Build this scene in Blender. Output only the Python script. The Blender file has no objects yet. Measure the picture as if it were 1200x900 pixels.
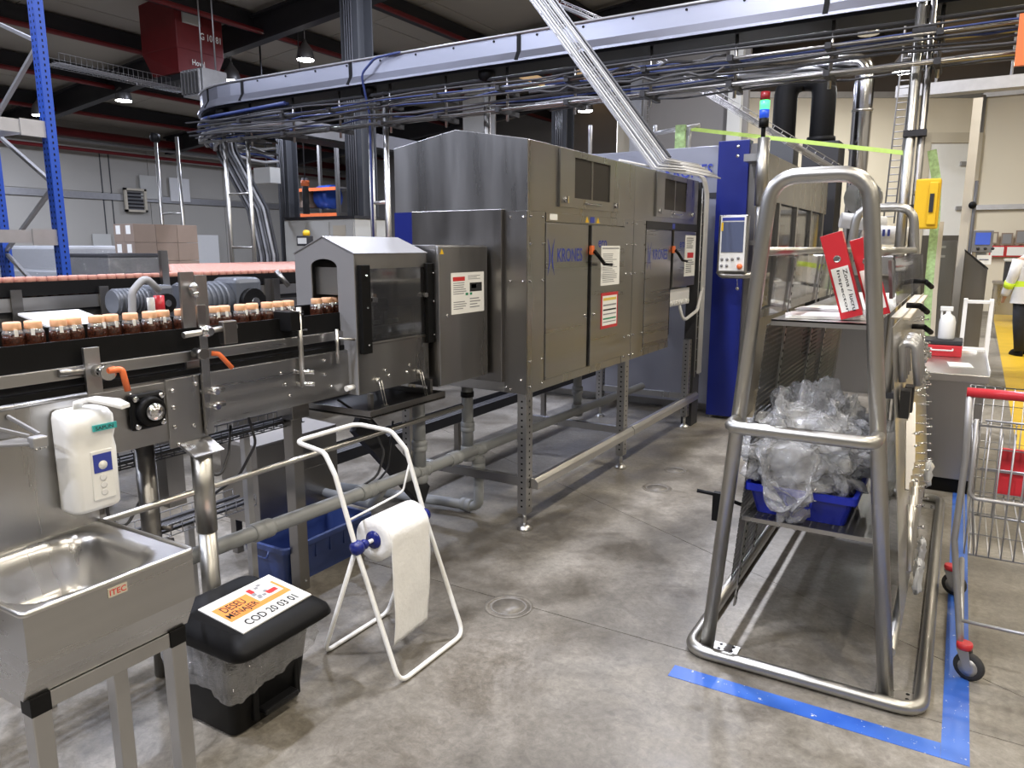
import bpy, bmesh, math, random
from mathutils import Vector, Matrix, noise
from mathutils.geometry import tessellate_polygon
random.seed(7)
noise.seed_set(5)
S = bpy.context.scene
C = S.collection
V = Vector

# ---------------------------------------------------------------- camera
FPX = 870.0
PITCH = math.atan(160 / FPX)
YAW = math.atan(530 / math.hypot(FPX, 160))
CAM = V((0, 0, 1.6))
cam = bpy.data.cameras.new('camera')
cam.sensor_width = 36
cam.lens = FPX / 1200 * 36
cam.clip_end = 200
co = bpy.data.objects.new('camera', cam)
co.location = CAM
co.rotation_euler = (math.pi / 2 - PITCH, 0, YAW)
C.objects.link(co)
S.camera = co
# ---------------------------------------------------------------- world / exposure
w = bpy.data.worlds.new('world')
S.world = w
w.use_nodes = True
w.node_tree.nodes['Background'].inputs[0].default_value = (.62, .64, .70, 1)
w.node_tree.nodes['Background'].inputs[1].default_value = .12
S.view_settings.view_transform = 'Standard'
S.view_settings.look = 'None'
S.view_settings.gamma = 1
S.view_settings.use_curve_mapping = False
S.view_settings.exposure = 0.0
LAMP_W = 205.0          # watts of one high-bay lamp
COOL = (.74, .80, 1.0)
WARM = (1.0, .90, .73)

# ---------------------------------------------------------------- pixel -> world
_fw = V((-math.sin(YAW) * math.cos(PITCH), math.cos(YAW) * math.cos(PITCH), -math.sin(PITCH)))
_rt = V((math.cos(YAW), math.sin(YAW), 0))
_up = _rt.cross(_fw)
def ray(px, py): return _fw * FPX + _rt * (px - 600) - _up * (py - 450)
def _hit(px, py, i, v):
    d = ray(px, py)
    return CAM + d * ((v - CAM[i]) / d[i])
def PX(px, py, x): return _hit(px, py, 0, x)
def PY(px, py, y): return _hit(px, py, 1, y)
def PZ(px, py, z=0.0): return _hit(px, py, 2, z)

# ---------------------------------------------------------------- mesh helpers
def fillet(pts, rad, k=5, closed=False):
    pts = [V(p) for p in pts]
    n = len(pts)
    out = []
    for i, p in enumerate(pts):
        if not closed and i in (0, n - 1):
            out.append(p); continue
        a, b = pts[i - 1], pts[(i + 1) % n]
        u, v_ = (a - p), (b - p)
        la, lb = u.length, v_.length
        u.normalize(); v_.normalize()
        ang = u.angle(v_)
        t = min(rad / max(math.tan(ang / 2), 1e-4), la * .49, lb * .49)
        p0, p1 = p + u * t, p + v_ * t
        for j in range(k + 1):
            s = j / k
            out.append(p0 * (1 - s) ** 2 + p * 2 * s * (1 - s) + p1 * s * s)
    return out

class MB:
    def __init__(s):
        s.v = []; s.f = []; s.s = []; s.m = []
        s.mi = 0
    def add(s, vs, fs, smooth=False):
        o = len(s.v)
        s.v += [tuple(p) for p in vs]
        for f in fs:
            s.f.append(tuple(o + i for i in f)); s.s.append(smooth); s.m.append(s.mi)
        return s
    def box(s, x0, x1, y0, y1, z0, z1):
        return s.add([(x0, y0, z0), (x1, y0, z0), (x1, y1, z0), (x0, y1, z0), (x0, y0, z1), (x1, y0, z1), (x1, y1, z1), (x0, y1, z1)],
                     [(3, 2, 1, 0), (4, 5, 6, 7), (0, 1, 5, 4), (1, 2, 6, 5), (2, 3, 7, 6), (3, 0, 4, 7)])
    def obox(s, c, ax, ay, az):
        """box from centre and three half-axis vectors"""
        c, ax, ay, az = V(c), V(ax), V(ay), V(az)
        if ax.cross(ay).dot(az) < 0: ax = -ax
        vs = [c + ax * i + ay * j + az * k for k in (-1, 1) for j in (-1, 1) for i in (-1, 1)]
        return s.add(vs, [(2, 3, 1, 0), (4, 5, 7, 6), (0, 1, 5, 4), (1, 3, 7, 5), (3, 2, 6, 7), (2, 0, 4, 6)])
    def bar(s, p0, p1, w, h, up=(0, 0, 1)):
        p0, p1 = V(p0), V(p1)
        d = p1 - p0
        u = V(up)
        sd = d.cross(u)
        if sd.length < 1e-6: sd = d.cross(V((1, 0, 0)))
        sd.normalize()
        u = sd.cross(d).normalized()
        return s.obox((p0 + p1) / 2, d / 2, sd * w / 2, u * h / 2)
    def tube(s, pts, r, n=8, closed=False, caps=True):
        pts = [V(p) for p in pts]
        k = len(pts)
        rs = r if isinstance(r, (list, tuple)) else [r] * k
        T = []
        for i in range(k):
            if closed: t = pts[(i + 1) % k] - pts[i - 1]
            else: t = pts[min(i + 1, k - 1)] - pts[max(i - 1, 0)]
            if t.length < 1e-9: t = V((0, 0, 1))
            T.append(t.normalized())
        a = V((0, 0, 1)) if abs(T[0].z) < .9 else V((1, 0, 0))
        N = T[0].cross(a).normalized()
        vs = []
        for i in range(k):
            N = (N - T[i] * N.dot(T[i])).normalized()
            B = T[i].cross(N)
            for j in range(n):
                q = 2 * math.pi * j / n
                vs.append(pts[i] + (N * math.cos(q) + B * math.sin(q)) * rs[i])
        fs = []
        for i in range(k if closed else k - 1):
            i2 = (i + 1) % k
            for j in range(n):
                j2 = (j + 1) % n
                fs.append((i * n + j, i * n + j2, i2 * n + j2, i2 * n + j))
        s.add(vs, fs, True)
        if caps and not closed:
            o = len(s.v) - len(vs)
            s.f.append(tuple(o + j for j in range(n - 1, -1, -1))); s.s.append(False); s.m.append(s.mi)
            s.f.append(tuple(o + (k - 1) * n + j for j in range(n))); s.s.append(False); s.m.append(s.mi)
        return s
    def cyl(s, p0, p1, r, n=12, r2=None):
        return s.tube([p0, p1], [r, r if r2 is None else r2], n)
    def lathe(s, c, prof, n=16, axis=(0, 0, 1)):
        c = V(c); ax = V(axis).normalized()
        a = V((1, 0, 0)) if abs(ax.x) < .9 else V((0, 1, 0))
        N = (a - ax * a.dot(ax)).normalized(); B = ax.cross(N)
        vs = []
        for r, h in prof:
            for j in range(n):
                q = 2 * math.pi * j / n
                vs.append(c + ax * h + (N * math.cos(q) + B * math.sin(q)) * r)
        fs = []
        for i in range(len(prof) - 1):
            for j in range(n):
                j2 = (j + 1) % n
                fs.append((i * n + j, i * n + j2, (i + 1) * n + j2, (i + 1) * n + j))
        s.add(vs, fs, True)
        o = len(s.v) - len(vs)
        if prof[0][0] > 1e-5:
            s.f.append(tuple(o + j for j in range(n - 1, -1, -1))); s.s.append(False); s.m.append(s.mi)
        if prof[-1][0] > 1e-5:
            s.f.append(tuple(o + (len(prof) - 1) * n + j for j in range(n))); s.s.append(False); s.m.append(s.mi)
        return s
    def ball(s, c, r, n=10, sc=(1, 1, 1)):
        k = max(5, n // 2 + 1)
        pr = [(max(r * math.sin(math.pi * i / k), 1e-6), -r * math.cos(math.pi * i / k)) for i in range(k + 1)]
        o = len(s.v)
        s.lathe((0, 0, 0), pr, n)
        for i in range(o, len(s.v)):
            p = s.v[i]; s.v[i] = (c[0] + p[0] * sc[0], c[1] + p[1] * sc[1], c[2] + p[2] * sc[2])
        return s
    def plate(s, outer, holes, o, u, v_, nrm, th):
        """flat plate with holes: 2D loops mapped o+u*a+v*b, thickness th along -nrm"""
        o, u, v_, nrm = V(o), V(u), V(v_), V(nrm)
        loops = [outer] + list(holes)
        flat = [p for l in loops for p in l]
        tris = tessellate_polygon([[V((a, b, 0)) for a, b in l] for l in loops])
        n = len(flat)
        P = [o + u * a + v_ * b for a, b in flat]
        vs = P + [p - nrm * th for p in P]
        fs = []
        for t in tris:
            a, b, c = (P[i] for i in t)
            if (b - a).cross(c - a).dot(nrm) < 0: t = (t[0], t[2], t[1])
            fs.append(tuple(t)); fs.append((t[0] + n, t[2] + n, t[1] + n))
        st = 0
        for l in loops:
            for i in range(len(l)):
                a, b = st + i, st + (i + 1) % len(l)
                fs.append((a, a + n, b + n, b))
            st += len(l)
        s.add(vs, fs)
        return s
    def prism(s, poly, o, u, v_, d):
        """2D polygon mapped o+u*a+v*b extruded by vector d"""
        o, u, v_, d = V(o), V(u), V(v_), V(d)
        n = len(poly)
        P = [o + u * a + v_ * b for a, b in poly]
        vs = P + [p + d for p in P]
        nn = sum(((P[i]).cross(P[(i + 1) % n]) for i in range(n)), V((0, 0, 0)))
        flip = nn.dot(d) > 0
        r1 = tuple(range(n)); r2 = tuple(range(n, 2 * n))
        fs = [r1[::-1] if flip else r1, r2 if flip else r2[::-1]]
        for i in range(n):
            j = (i + 1) % n
            fs.append((i, j, j + n, i + n) if flip else (j, i, i + n, j + n))
        return s.add(vs, fs)
    def obj(s, name, mat, parent=None, origin=None, bevel=0, local=False):
        off = V((0, 0, 0))
        if not local:
            if parent is not None:
                p = parent
                while p is not None:
                    off += p.location; p = p.parent
            if origin is not None: off = off + V(origin)
        me = bpy.data.meshes.new(name)
        vs = s.v if off.length == 0 else [(x - off.x, y - off.y, z - off.z) for x, y, z in s.v]
        me.from_pydata(vs, [], s.f)
        me.polygons.foreach_set('use_smooth', s.s)
        ms = mat if isinstance(mat, (list, tuple)) else [mat]
        for m in ms: me.materials.append(MATS[m] if isinstance(m, str) else m)
        if len(ms) > 1: me.polygons.foreach_set('material_index', s.m)
        me.update()
        o = bpy.data.objects.new(name, me)
        C.objects.link(o)
        if parent is not None: o.parent = parent
        if parent is not None and name in TINY: o['kind'] = 'stuff'
        if origin is not None: o.location = origin
        if bevel:
            b = o.modifiers.new('bevel', 'BEVEL'); b.width = bevel; b.segments = 2; b.limit_method = 'ANGLE'
            b.angle_limit = math.radians(40)
        return o

TINY = {'slots', 'holes', 'bolts', 'screws', 'pictures', 'print', 'keys', 'nozzles', 'level_marks', 'wire_basket', 'basket', 'seat_grid', 'cooling_fins', 'wire_ladder', 'handwriting', 'lettering', 'plugs', 'jar_bodies'}
def tag(o, label, cat, group=None, kind=None):
    o['label'] = label; o['category'] = cat
    if group: o['group'] = group
    if kind: o['kind'] = kind
    return o
def thing(name, label, cat, loc=(0, 0, 0), group=None, rotz=0):
    o = bpy.data.objects.new(name, None)
    o.location = loc; o.rotation_euler = (0, 0, rotz)
    o.empty_display_size = .1
    C.objects.link(o)
    return tag(o, label, cat, group)
def copy_tree(o, parent=None):
    c = o.copy(); C.objects.link(c)
    c.parent = parent
    for ch in o.children: copy_tree(ch, c)
    return c
_tc = {}
def text_geo(body):
    if body in _tc: return _tc[body]
    cu = bpy.data.curves.new('t', 'FONT'); cu.body = body; cu.resolution_u = 3; cu.offset = .012
    ob = bpy.data.objects.new('t', cu); C.objects.link(ob)
    bpy.context.view_layer.update()
    dg = bpy.context.evaluated_depsgraph_get()
    me = bpy.data.meshes.new_from_object(ob.evaluated_get(dg))
    vs = [tuple(v.co) for v in me.vertices]; fs = [tuple(p.vertices) for p in me.polygons]
    bpy.data.objects.remove(ob); bpy.data.meshes.remove(me); bpy.data.curves.remove(cu)
    x0 = min(v[0] for v in vs); x1 = max(v[0] for v in vs); y0 = min(v[1] for v in vs); y1 = max(v[1] for v in vs)
    g = ([((v[0] - x0) / (x1 - x0), (v[1] - y0) / (y1 - y0)) for v in vs], fs, (x1 - x0) / (y1 - y0))
    _tc[body] = g
    return g
def text(mb, body, o, u, v_):
    """text filling the parallelogram o, o+u, o+v"""
    vs, fs, _ = text_geo(body)
    o, u, v_ = V(o), V(u), V(v_)
    return mb.add([o + u * a + v_ * b for a, b in vs], fs)

# ---------------------------------------------------------------- materials
MATS = {}
def mk(name):
    m = bpy.data.materials.new(name); m.use_nodes = True
    MATS[name] = m
    return m, m.node_tree, m.node_tree.nodes['Principled BSDF']
def plain(name, col, rough=.5, metal=0, var=.0, scale=8, bump=0, stretch=(1, 1, 1), rvar=0, spec=.5, emit=None, coat=0):
    m, t, b = mk(name)
    b.inputs['Base Color'].default_value = (*col, 1)
    b.inputs['Roughness'].default_value = rough
    b.inputs['Metallic'].default_value = metal
    b.inputs['Specular IOR Level'].default_value = spec
    if coat: b.inputs['Coat Weight'].default_value = coat
    if emit:
        b.inputs['Emission Color'].default_value = (*emit[0], 1); b.inputs['Emission Strength'].default_value = emit[1]
    if var or bump or rvar:
        tc = t.nodes.new('ShaderNodeTexCoord'); mp = t.nodes.new('ShaderNodeMapping')
        mp.inputs['Scale'].default_value = stretch
        nz = t.nodes.new('ShaderNodeTexNoise'); nz.inputs['Scale'].default_value = scale; nz.inputs['Detail'].default_value = 5
        t.links.new(tc.outputs['Object'], mp.inputs[0]); t.links.new(mp.outputs[0], nz.inputs[0])
        if var:
            cr = t.nodes.new('ShaderNodeMixRGB')
            cr.inputs[1].default_value = (*[c * (1 - var) for c in col], 1)
            cr.inputs[2].default_value = (*[min(1, c * (1 + var)) for c in col], 1)
            t.links.new(nz.outputs[0], cr.inputs[0]); t.links.new(cr.outputs[0], b.inputs['Base Color'])
        if rvar:
            mr = t.nodes.new('ShaderNodeMapRange')
            mr.inputs[1].default_value = .3; mr.inputs[2].default_value = .7
            mr.inputs[3].default_value = max(.02, rough - rvar); mr.inputs[4].default_value = rough + rvar
            t.links.new(nz.outputs[0], mr.inputs[0]); t.links.new(mr.outputs[0], b.inputs['Roughness'])
        if bump:
            bp = t.nodes.new('ShaderNodeBump'); bp.inputs['Strength'].default_value = bump; bp.inputs['Distance'].default_value = .01
            t.links.new(nz.outputs[0], bp.inputs['Height']); t.links.new(bp.outputs[0], b.inputs['Normal'])
    return m
# brushed stainless steel in a few finishes
plain('steel', (.45, .445, .44), .31, 1, .12, 7, 0, (1, 1, .10), .07)
plain('steel_h', (.45, .445, .44), .31, 1, .12, 5, 0, (1, .12, 4), .07)
plain('steel_dark', (.29, .28, .27), .34, 1, .10, 9, 0, (1, 1, .12), .05)
plain('steel_bright', (.60, .59, .57), .32, 1, .04, 6)
plain('steel_tube', (.47, .46, .43), .36, 1, .05, 12)
plain('duct_steel', (.36, .37, .43), .36, .9, .06, 2, 0, (.3, 1, 3))
plain('grey_paint', (.25, .25, .26), .42, .25, .05, 6)
plain('chrome', (.75, .75, .76), .15, 1)
plain('black', (.006, .006, .0065), .5, 0, .2, 30, spec=.16)
plain('black_gloss', (.008, .008, .009), .28, 0, spec=.3)
plain('rubber', (.03, .03, .032), .7)
plain('dark', (.03, .03, .034), .6, .3)
plain('motor_grey', (.11, .12, .14), .4, .2, .08, 9)
plain('pvc', (.26, .27, .275), .45, 0, .08, 6)
plain('white_plastic', (.82, .82, .80), .30, 0, .02, 5)
plain('white_paint', (.80, .80, .78), .32, 0, .03, 9)
plain('white_part', (.72, .72, .72), .45)
plain('paper', (.84, .84, .81), .75, 0, .03, 12, .05)
plain('tissue', (.86, .86, .85), .9, 0, .03, 60, .25)
plain('blue', (.010, .018, .165), .32, 0, .1, 4, .01)
plain('blue_knob', (.012, .02, .17), .22)
plain('blue_crate', (.035, .06, .19), .38, 0, .2, 7, .02)
plain('blue_tub', (.008, .02, .33), .35, 0, .1, 8)
plain('logo_blue', (.035, .055, .33), .5)
plain('red', (.42, .018, .022), .35, 0, .1, 9)
plain('dark_red', (.16, .012, .014), .5, 0, .15, 5)
plain('red_plastic', (.55, .03, .04), .3)
plain('orange', (.85, .19, .06), .35)
plain('orange_sticker', (.88, .30, .07), .5)
plain('yellow', (.80, .50, .02), .4, 0, .06, 7)
plain('teal', (.05, .42, .42), .45)
plain('green_cloth', (.36, .52, .24), .8, 0, .6, 40)
plain('lime', (.52, .72, .16), .6, 0, .12, 30)
plain('tan_cap', (.80, .46, .27), .42, 0, .05, 30)
plain('pink_cap', (.50, .24, .185), .42, 0, .06, 30)
plain('ink', (.02, .02, .022), .6)
plain('grey_ink', (.25, .25, .26), .7)
plain('red_ink', (.6, .03, .03), .6)
plain('green_ink', (.02, .25, .12), .6)
plain('yellow_ink', (.75, .55, .1), .6)
plain('cardboard', (.235, .175, .135), .8, 0, .10, 5)
plain('cardboard_light', (.265, .205, .165), .8, 0, .08, 5)
plain('wall_panel', (.40, .385, .35), .55, 0, .05, .8)
plain('wall_cream', (.72, .66, .53), .55, 0, .04, .6)
plain('wall_grey', (.20, .19, .18), .6, 0, .06, .8)
plain('ceiling_panel', (.40, .37, .32), .7, 0, .12, .5)
plain('glow_panel', (.8, .6, .35), .5, emit=((1.0, .66, .36), .45))  # warm emission built into a few far roof panels
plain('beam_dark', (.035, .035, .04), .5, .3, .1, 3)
plain('column', (.065, .068, .075), .5, .3, .15, 3)
plain('galv', (.42, .42, .43), .42, .7, .15, 10)
plain('cable', (.05, .05, .055), .55)
plain('cable_grey', (.30, .30, .31), .5)
plain('cable_white', (.62, .62, .62), .45)
plain('cable_blue', (.03, .05, .17), .45)
plain('rack_blue', (.018, .075, .42), .4, .1, .08, 8)
plain('screen', (.10, .12, .20), .15)
plain('screen_blue', (.03, .06, .30), .2, emit=((.12, .2, .75), .5))
plain('pcb_white', (.52, .52, .49), .5, 0, .03, 4)
plain('signal_red', (.25, .015, .02), .25)
plain('signal_green', (.03, .55, .15), .25, emit=((.08, 1, .25), 2.2))
plain('signal_blue', (.02, .07, .45), .25, emit=((.02, .12, 1), .35))
plain('skin', (.48, .28, .20), .55)
plain('jacket', (.70, .70, .70), .85, 0, .08, 18, .3)
plain('hivis', (.70, .95, .05), .7)
plain('trousers', (.018, .02, .028), .85, 0, .2, 30)
plain('hair', (.03, .02, .015), .6)
plain('mesh_dark', (.045, .04, .035), .6, .4, .25, 120)
plain('beige', (.55, .50, .40), .5)
plain('lamp_lens', (1, 1, 1), .3, emit=((1, .98, .95), 45))
plain('lamp_house', (.25, .25, .26), .4, .6)
def tape_mat():
    m, t, b = mk('tape')
    tc = t.nodes.new('ShaderNodeTexCoord')
    n1 = t.nodes.new('ShaderNodeTexNoise'); n1.inputs['Scale'].default_value = 3; n1.inputs['Detail'].default_value = 3
    n2 = t.nodes.new('ShaderNodeTexNoise'); n2.inputs['Scale'].default_value = 38; n2.inputs['Detail'].default_value = 6; n2.inputs['Roughness'].default_value = .7
    for n in (n1, n2): t.links.new(tc.outputs['Object'], n.inputs[0])
    r1 = t.nodes.new('ShaderNodeValToRGB')
    r1.color_ramp.elements[0].position = .35; r1.color_ramp.elements[0].color = (.02, .085, .40, 1)
    r1.color_ramp.elements[1].position = .7; r1.color_ramp.elements[1].color = (.055, .16, .55, 1)
    r2 = t.nodes.new('ShaderNodeValToRGB')
    r2.color_ramp.elements[0].position = .635; r2.color_ramp.elements[0].color = (0, 0, 0, 1)
    r2.color_ramp.elements[1].position = .66; r2.color_ramp.elements[1].color = (1, 1, 1, 1)
    t.links.new(n1.outputs[0], r1.inputs[0]); t.links.new(n2.outputs[0], r2.inputs[0])
    x = t.nodes.new('ShaderNodeMixRGB'); x.inputs[2].default_value = (.55, .56, .58, 1)
    t.links.new(r2.outputs[0], x.inputs[0]); t.links.new(r1.outputs[0], x.inputs[1]); t.links.new(x.outputs[0], b.inputs['Base Color'])
    b.inputs['Roughness'].default_value = .38
tape_mat()
plain('yellow_floor', (.62, .40, .02), .42, 0, .18, 3)
plain('vein_plastic', (.62, .64, .68), .3)
def jar_mat():
    m, t, b = mk('coffee')
    v = t.nodes.new('ShaderNodeTexVoronoi'); v.inputs['Scale'].default_value = 150
    tc = t.nodes.new('ShaderNodeTexCoord'); t.links.new(tc.outputs['Object'], v.inputs[0])
    r = t.nodes.new('ShaderNodeValToRGB')
    r.color_ramp.elements[0].color = (.035, .010, .005, 1); r.color_ramp.elements[1].color = (.010, .004, .003, 1)
    e = r.color_ramp.elements.new(.12); e.color = (.075, .024, .013, 1)
    t.links.new(v.outputs['Distance'], r.inputs[0]); t.links.new(r.outputs[0], b.inputs['Base Color'])
    b.inputs['Roughness'].default_value = .12
jar_mat()
def film(name, col, trans, rough=.12, gl=.5, wrinkle=0):
    """thin clear plastic: transparent + glossy + a little milky diffuse"""
    m = bpy.data.materials.new(name); m.use_nodes = True; MATS[name] = m
    t = m.node_tree; t.nodes.clear()
    out = t.nodes.new('ShaderNodeOutputMaterial')
    tr = t.nodes.new('ShaderNodeBsdfTransparent'); tr.inputs[0].default_value = (.96, .97, .98, 1)
    g = t.nodes.new('ShaderNodeBsdfGlossy'); g.inputs['Roughness'].default_value = rough
    d = t.nodes.new('ShaderNodeBsdfDiffuse'); d.inputs[0].default_value = (*col, 1)
    m1 = t.nodes.new('ShaderNodeMixShader'); m1.inputs[0].default_value = gl
    if wrinkle:
        tc = t.nodes.new('ShaderNodeTexCoord'); nz = t.nodes.new('ShaderNodeTexNoise')
        nz.inputs['Scale'].default_value = 16; nz.inputs['Detail'].default_value = 4; nz.inputs['Distortion'].default_value = 2.5
        wv = t.nodes.new('ShaderNodeMath'); wv.operation = 'PINGPONG'; wv.inputs[1].default_value = .09
        bp = t.nodes.new('ShaderNodeBump'); bp.inputs['Strength'].default_value = wrinkle; bp.inputs['Distance'].default_value = .03
        t.links.new(tc.outputs['Object'], nz.inputs[0]); t.links.new(nz.outputs[0], wv.inputs[0]); t.links.new(wv.outputs[0], bp.inputs['Height'])
        for n in (g, d): t.links.new(bp.outputs[0], n.inputs['Normal'])
    t.links.new(d.outputs[0], m1.inputs[1]); t.links.new(g.outputs[0], m1.inputs[2])
    m2 = t.nodes.new('ShaderNodeMixShader')
    lw = t.nodes.new('ShaderNodeLayerWeight'); lw.inputs[0].default_value = .35
    mr = t.nodes.new('ShaderNodeMapRange'); mr.inputs[3].default_value = 1 - trans; mr.inputs[4].default_value = min(1, 1.35 - trans)
    t.links.new(lw.outputs['Facing'], mr.inputs[0]); t.links.new(mr.outputs[0], m2.inputs[0])
    t.links.new(tr.outputs[0], m2.inputs[1]); t.links.new(m1.outputs[0], m2.inputs[2])
    t.links.new(m2.outputs[0], out.inputs[0])
film('film', (.86, .86, .86), .62, .16, .5, .9)
film('liner', (.75, .75, .77), .72, .14, .6, .8)
film('film_core', (.90, .90, .89), .35, .3, .12)
film('jar_glass', (.7, .7, .7), .55, .06, .6)
film('pane', (.10, .10, .11), .74, .05, .8)
film('pane_smoke', (.05, .05, .055), .62, .05, .75)
def perforated(name, base, pitch, hole, axes):
    """sheet with a grid of small see-through holes; axes = object axes of the sheet"""
    m, t, b = mk(name)
    b.inputs['Base Color'].default_value = (*base, 1); b.inputs['Metallic'].default_value = .85; b.inputs['Roughness'].default_value = .38
    tc = t.nodes.new('ShaderNodeTexCoord'); sp = t.nodes.new('ShaderNodeSeparateXYZ')
    t.links.new(tc.outputs['Object'], sp.inputs[0])
    sq = []
    for a in axes:
        md = t.nodes.new('ShaderNodeMath'); md.operation = 'PINGPONG'; md.inputs[1].default_value = pitch / 2
        t.links.new(sp.outputs[a], md.inputs[0])
        p = t.nodes.new('ShaderNodeMath'); p.operation = 'POWER'; p.inputs[1].default_value = 2
        t.links.new(md.outputs[0], p.inputs[0]); sq.append(p)
    ad = t.nodes.new('ShaderNodeMath'); ad.operation = 'ADD'
    t.links.new(sq[0].outputs[0], ad.inputs[0]); t.links.new(sq[1].outputs[0], ad.inputs[1])
    gt = t.nodes.new('ShaderNodeMath'); gt.operation = 'GREATER_THAN'; gt.inputs[1].default_value = (hole / 2) ** 2
    t.links.new(ad.outputs[0], gt.inputs[0]); t.links.new(gt.outputs[0], b.inputs['Alpha'])
perforated('perf_side', (.13, .127, .12), .022, .014, ('Y', 'Z'))
perforated('perf_shelf', (.13, .127, .12), .026, .017, ('X', 'Y'))
perforated('grille', (.10, .095, .085), .011, .007, ('Y', 'Z'))
def concrete():
    m, t, b = mk('concrete')
    tc = t.nodes.new('ShaderNodeTexCoord')
    def nz(sc, det=6, rough=.6, dist=0):
        n = t.nodes.new('ShaderNodeTexNoise'); n.inputs['Scale'].default_value = sc; n.inputs['Detail'].default_value = det
        n.inputs['Roughness'].default_value = rough; n.inputs['Distortion'].default_value = dist
        t.links.new(tc.outputs['Object'], n.inputs[0]); return n
    a, c, d, e = nz(.55, 5, .6, .6), nz(2.6, 8, .72, .5), nz(34, 7, .75, .6), nz(120, 2, .5)
    r1 = t.nodes.new('ShaderNodeValToRGB')
    r1.color_ramp.elements[0].position = .40; r1.color_ramp.elements[0].color = (.13, .118, .098, 1)
    r1.color_ramp.elements[1].position = .66; r1.color_ramp.elements[1].color = (.35, .328, .288, 1)
    t.links.new(a.outputs[0], r1.inputs[0])
    r2 = t.nodes.new('ShaderNodeValToRGB')
    r2.color_ramp.elements[0].position = .34; r2.color_ramp.elements[0].color = (.45, .42, .38, 1)
    r2.color_ramp.elements[1].position = .62; r2.color_ramp.elements[1].color = (1.12, 1.12, 1.12, 1)
    t.links.new(c.outputs[0], r2.inputs[0])
    x = t.nodes.new('ShaderNodeMixRGB'); x.blend_type = 'MULTIPLY'; x.inputs[0].default_value = .85
    t.links.new(r1.outputs[0], x.inputs[1]); t.links.new(r2.outputs[0], x.inputs[2])
    r3 = t.nodes.new('ShaderNodeValToRGB')
    r3.color_ramp.elements[0].position = .3; r3.color_ramp.elements[0].color = (.62, .61, .60, 1)
    r3.color_ramp.elements[1].position = .7; r3.color_ramp.elements[1].color = (1.22, 1.22, 1.22, 1)
    t.links.new(d.outputs[0], r3.inputs[0])
    x2 = t.nodes.new('ShaderNodeMixRGB'); x2.blend_type = 'MULTIPLY'; x2.inputs[0].default_value = .9
    t.links.new(x.outputs[0], x2.inputs[1]); t.links.new(r3.outputs[0], x2.inputs[2])
    # small paint and wear flecks
    r4 = t.nodes.new('ShaderNodeValToRGB')
    r4.color_ramp.elements[0].position = .70; r4.color_ramp.elements[0].color = (0, 0, 0, 1)
    r4.color_ramp.elements[1].position = .76; r4.color_ramp.elements[1].color = (.5, .5, .5, 1)
    f = nz(7, 8, .75); t.links.new(f.outputs[0], r4.inputs[0])
    x3 = t.nodes.new('ShaderNodeMixRGB'); x3.inputs[2].default_value = (.55, .54, .50, 1)
    t.links.new(r4.outputs[0], x3.inputs[0]); t.links.new(x2.outputs[0], x3.inputs[1])
    t.links.new(x3.outputs[0], b.inputs['Base Color'])
    mr = t.nodes.new('ShaderNodeMapRange'); mr.inputs[1].default_value = .35; mr.inputs[2].default_value = .65
    mr.inputs[3].default_value = .30; mr.inputs[4].default_value = .58
    t.links.new(c.outputs[0], mr.inputs[0]); t.links.new(mr.outputs[0], b.inputs['Roughness'])
    bp = t.nodes.new('ShaderNodeBump'); bp.inputs['Strength'].default_value = .12; bp.inputs['Distance'].default_value = .004
    t.links.new(e.outputs[0], bp.inputs['Height']); t.links.new(bp.outputs[0], b.inputs['Normal'])
concrete()
# ================================================================ STRUCTURE
def st(mb, name, mat, label, cat, parent=None, **k):
    o = mb.obj(name, mat, parent, **k)
    if parent is None: tag(o, label, cat, kind='structure')
    return o
XL, XR, YN, YF = -24.0, 11.0, -14.0, 25.0
def ceil_z(x): return 5.4 + .1 * (x + 24) if x < 0 else 7.8 - .1 * x
def PC(px, py, drop=0.0):
    d = ray(px, py)
    t = (5.4 + 2.4 - 1.6 - drop) / (d.z - .1 * d.x)
    return CAM + d * t
# ---- floor: slabs with open joints over a dark bed
fl = st(MB().box(XL, XR, YN, YF, -.16, -.02), 'floor', 'dark', 'grey concrete hall floor in large slabs with dark joints', 'floor')
def clip(poly, a, b, c):
    """keep a*x+b*y<=c"""
    out = []
    for i in range(len(poly)):
        p, q = poly[i], poly[(i + 1) % len(poly)]
        fp, fq = a * p[0] + b * p[1] - c, a * q[0] + b * q[1] - c
        if fp <= 0: out.append(p)
        if fp * fq < 0:
            t = fp / (fp - fq); out.append((p[0] + (q[0] - p[0]) * t, p[1] + (q[1] - p[1]) * t))
    return out
hall = [(XL, YN), (XR, YN), (XR, YF), (XL, YF)]
J = .002
dn = V((.52, 1)).normalized(); dc = dn.dot(V((-.78, 3.62)))          # diagonal saw cut
strips = [(YN, -8), (-8, -2.6), (-2.6, 2.72), (2.72, 8.0), (8.0, 13.4), (13.4, 19), (19, YF)]
for (a, b) in strips:
    base = clip(clip(hall, 0, -1, -(a + J)), 0, 1, b - J)
    cells = [base]
    if a == 2.72:
        near = clip(base, dn.x, dn.y, dc - J); far = clip(base, -dn.x, -dn.y, -(dc + J)); cells = [near, far]
    for c in cells:
        for xa, xb in ((XL, -13), (-13, -6.2), (-6.2, .62), (.62, XR)):
            pc = clip(clip(c, -1, 0, -(xa + J)), 1, 0, xb - J)
            if len(pc) > 2: MB().prism(pc, (0, 0, -.02), (1, 0, 0), (0, 1, 0), (0, 0, .02)).obj('slab', 'concrete', fl)
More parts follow.
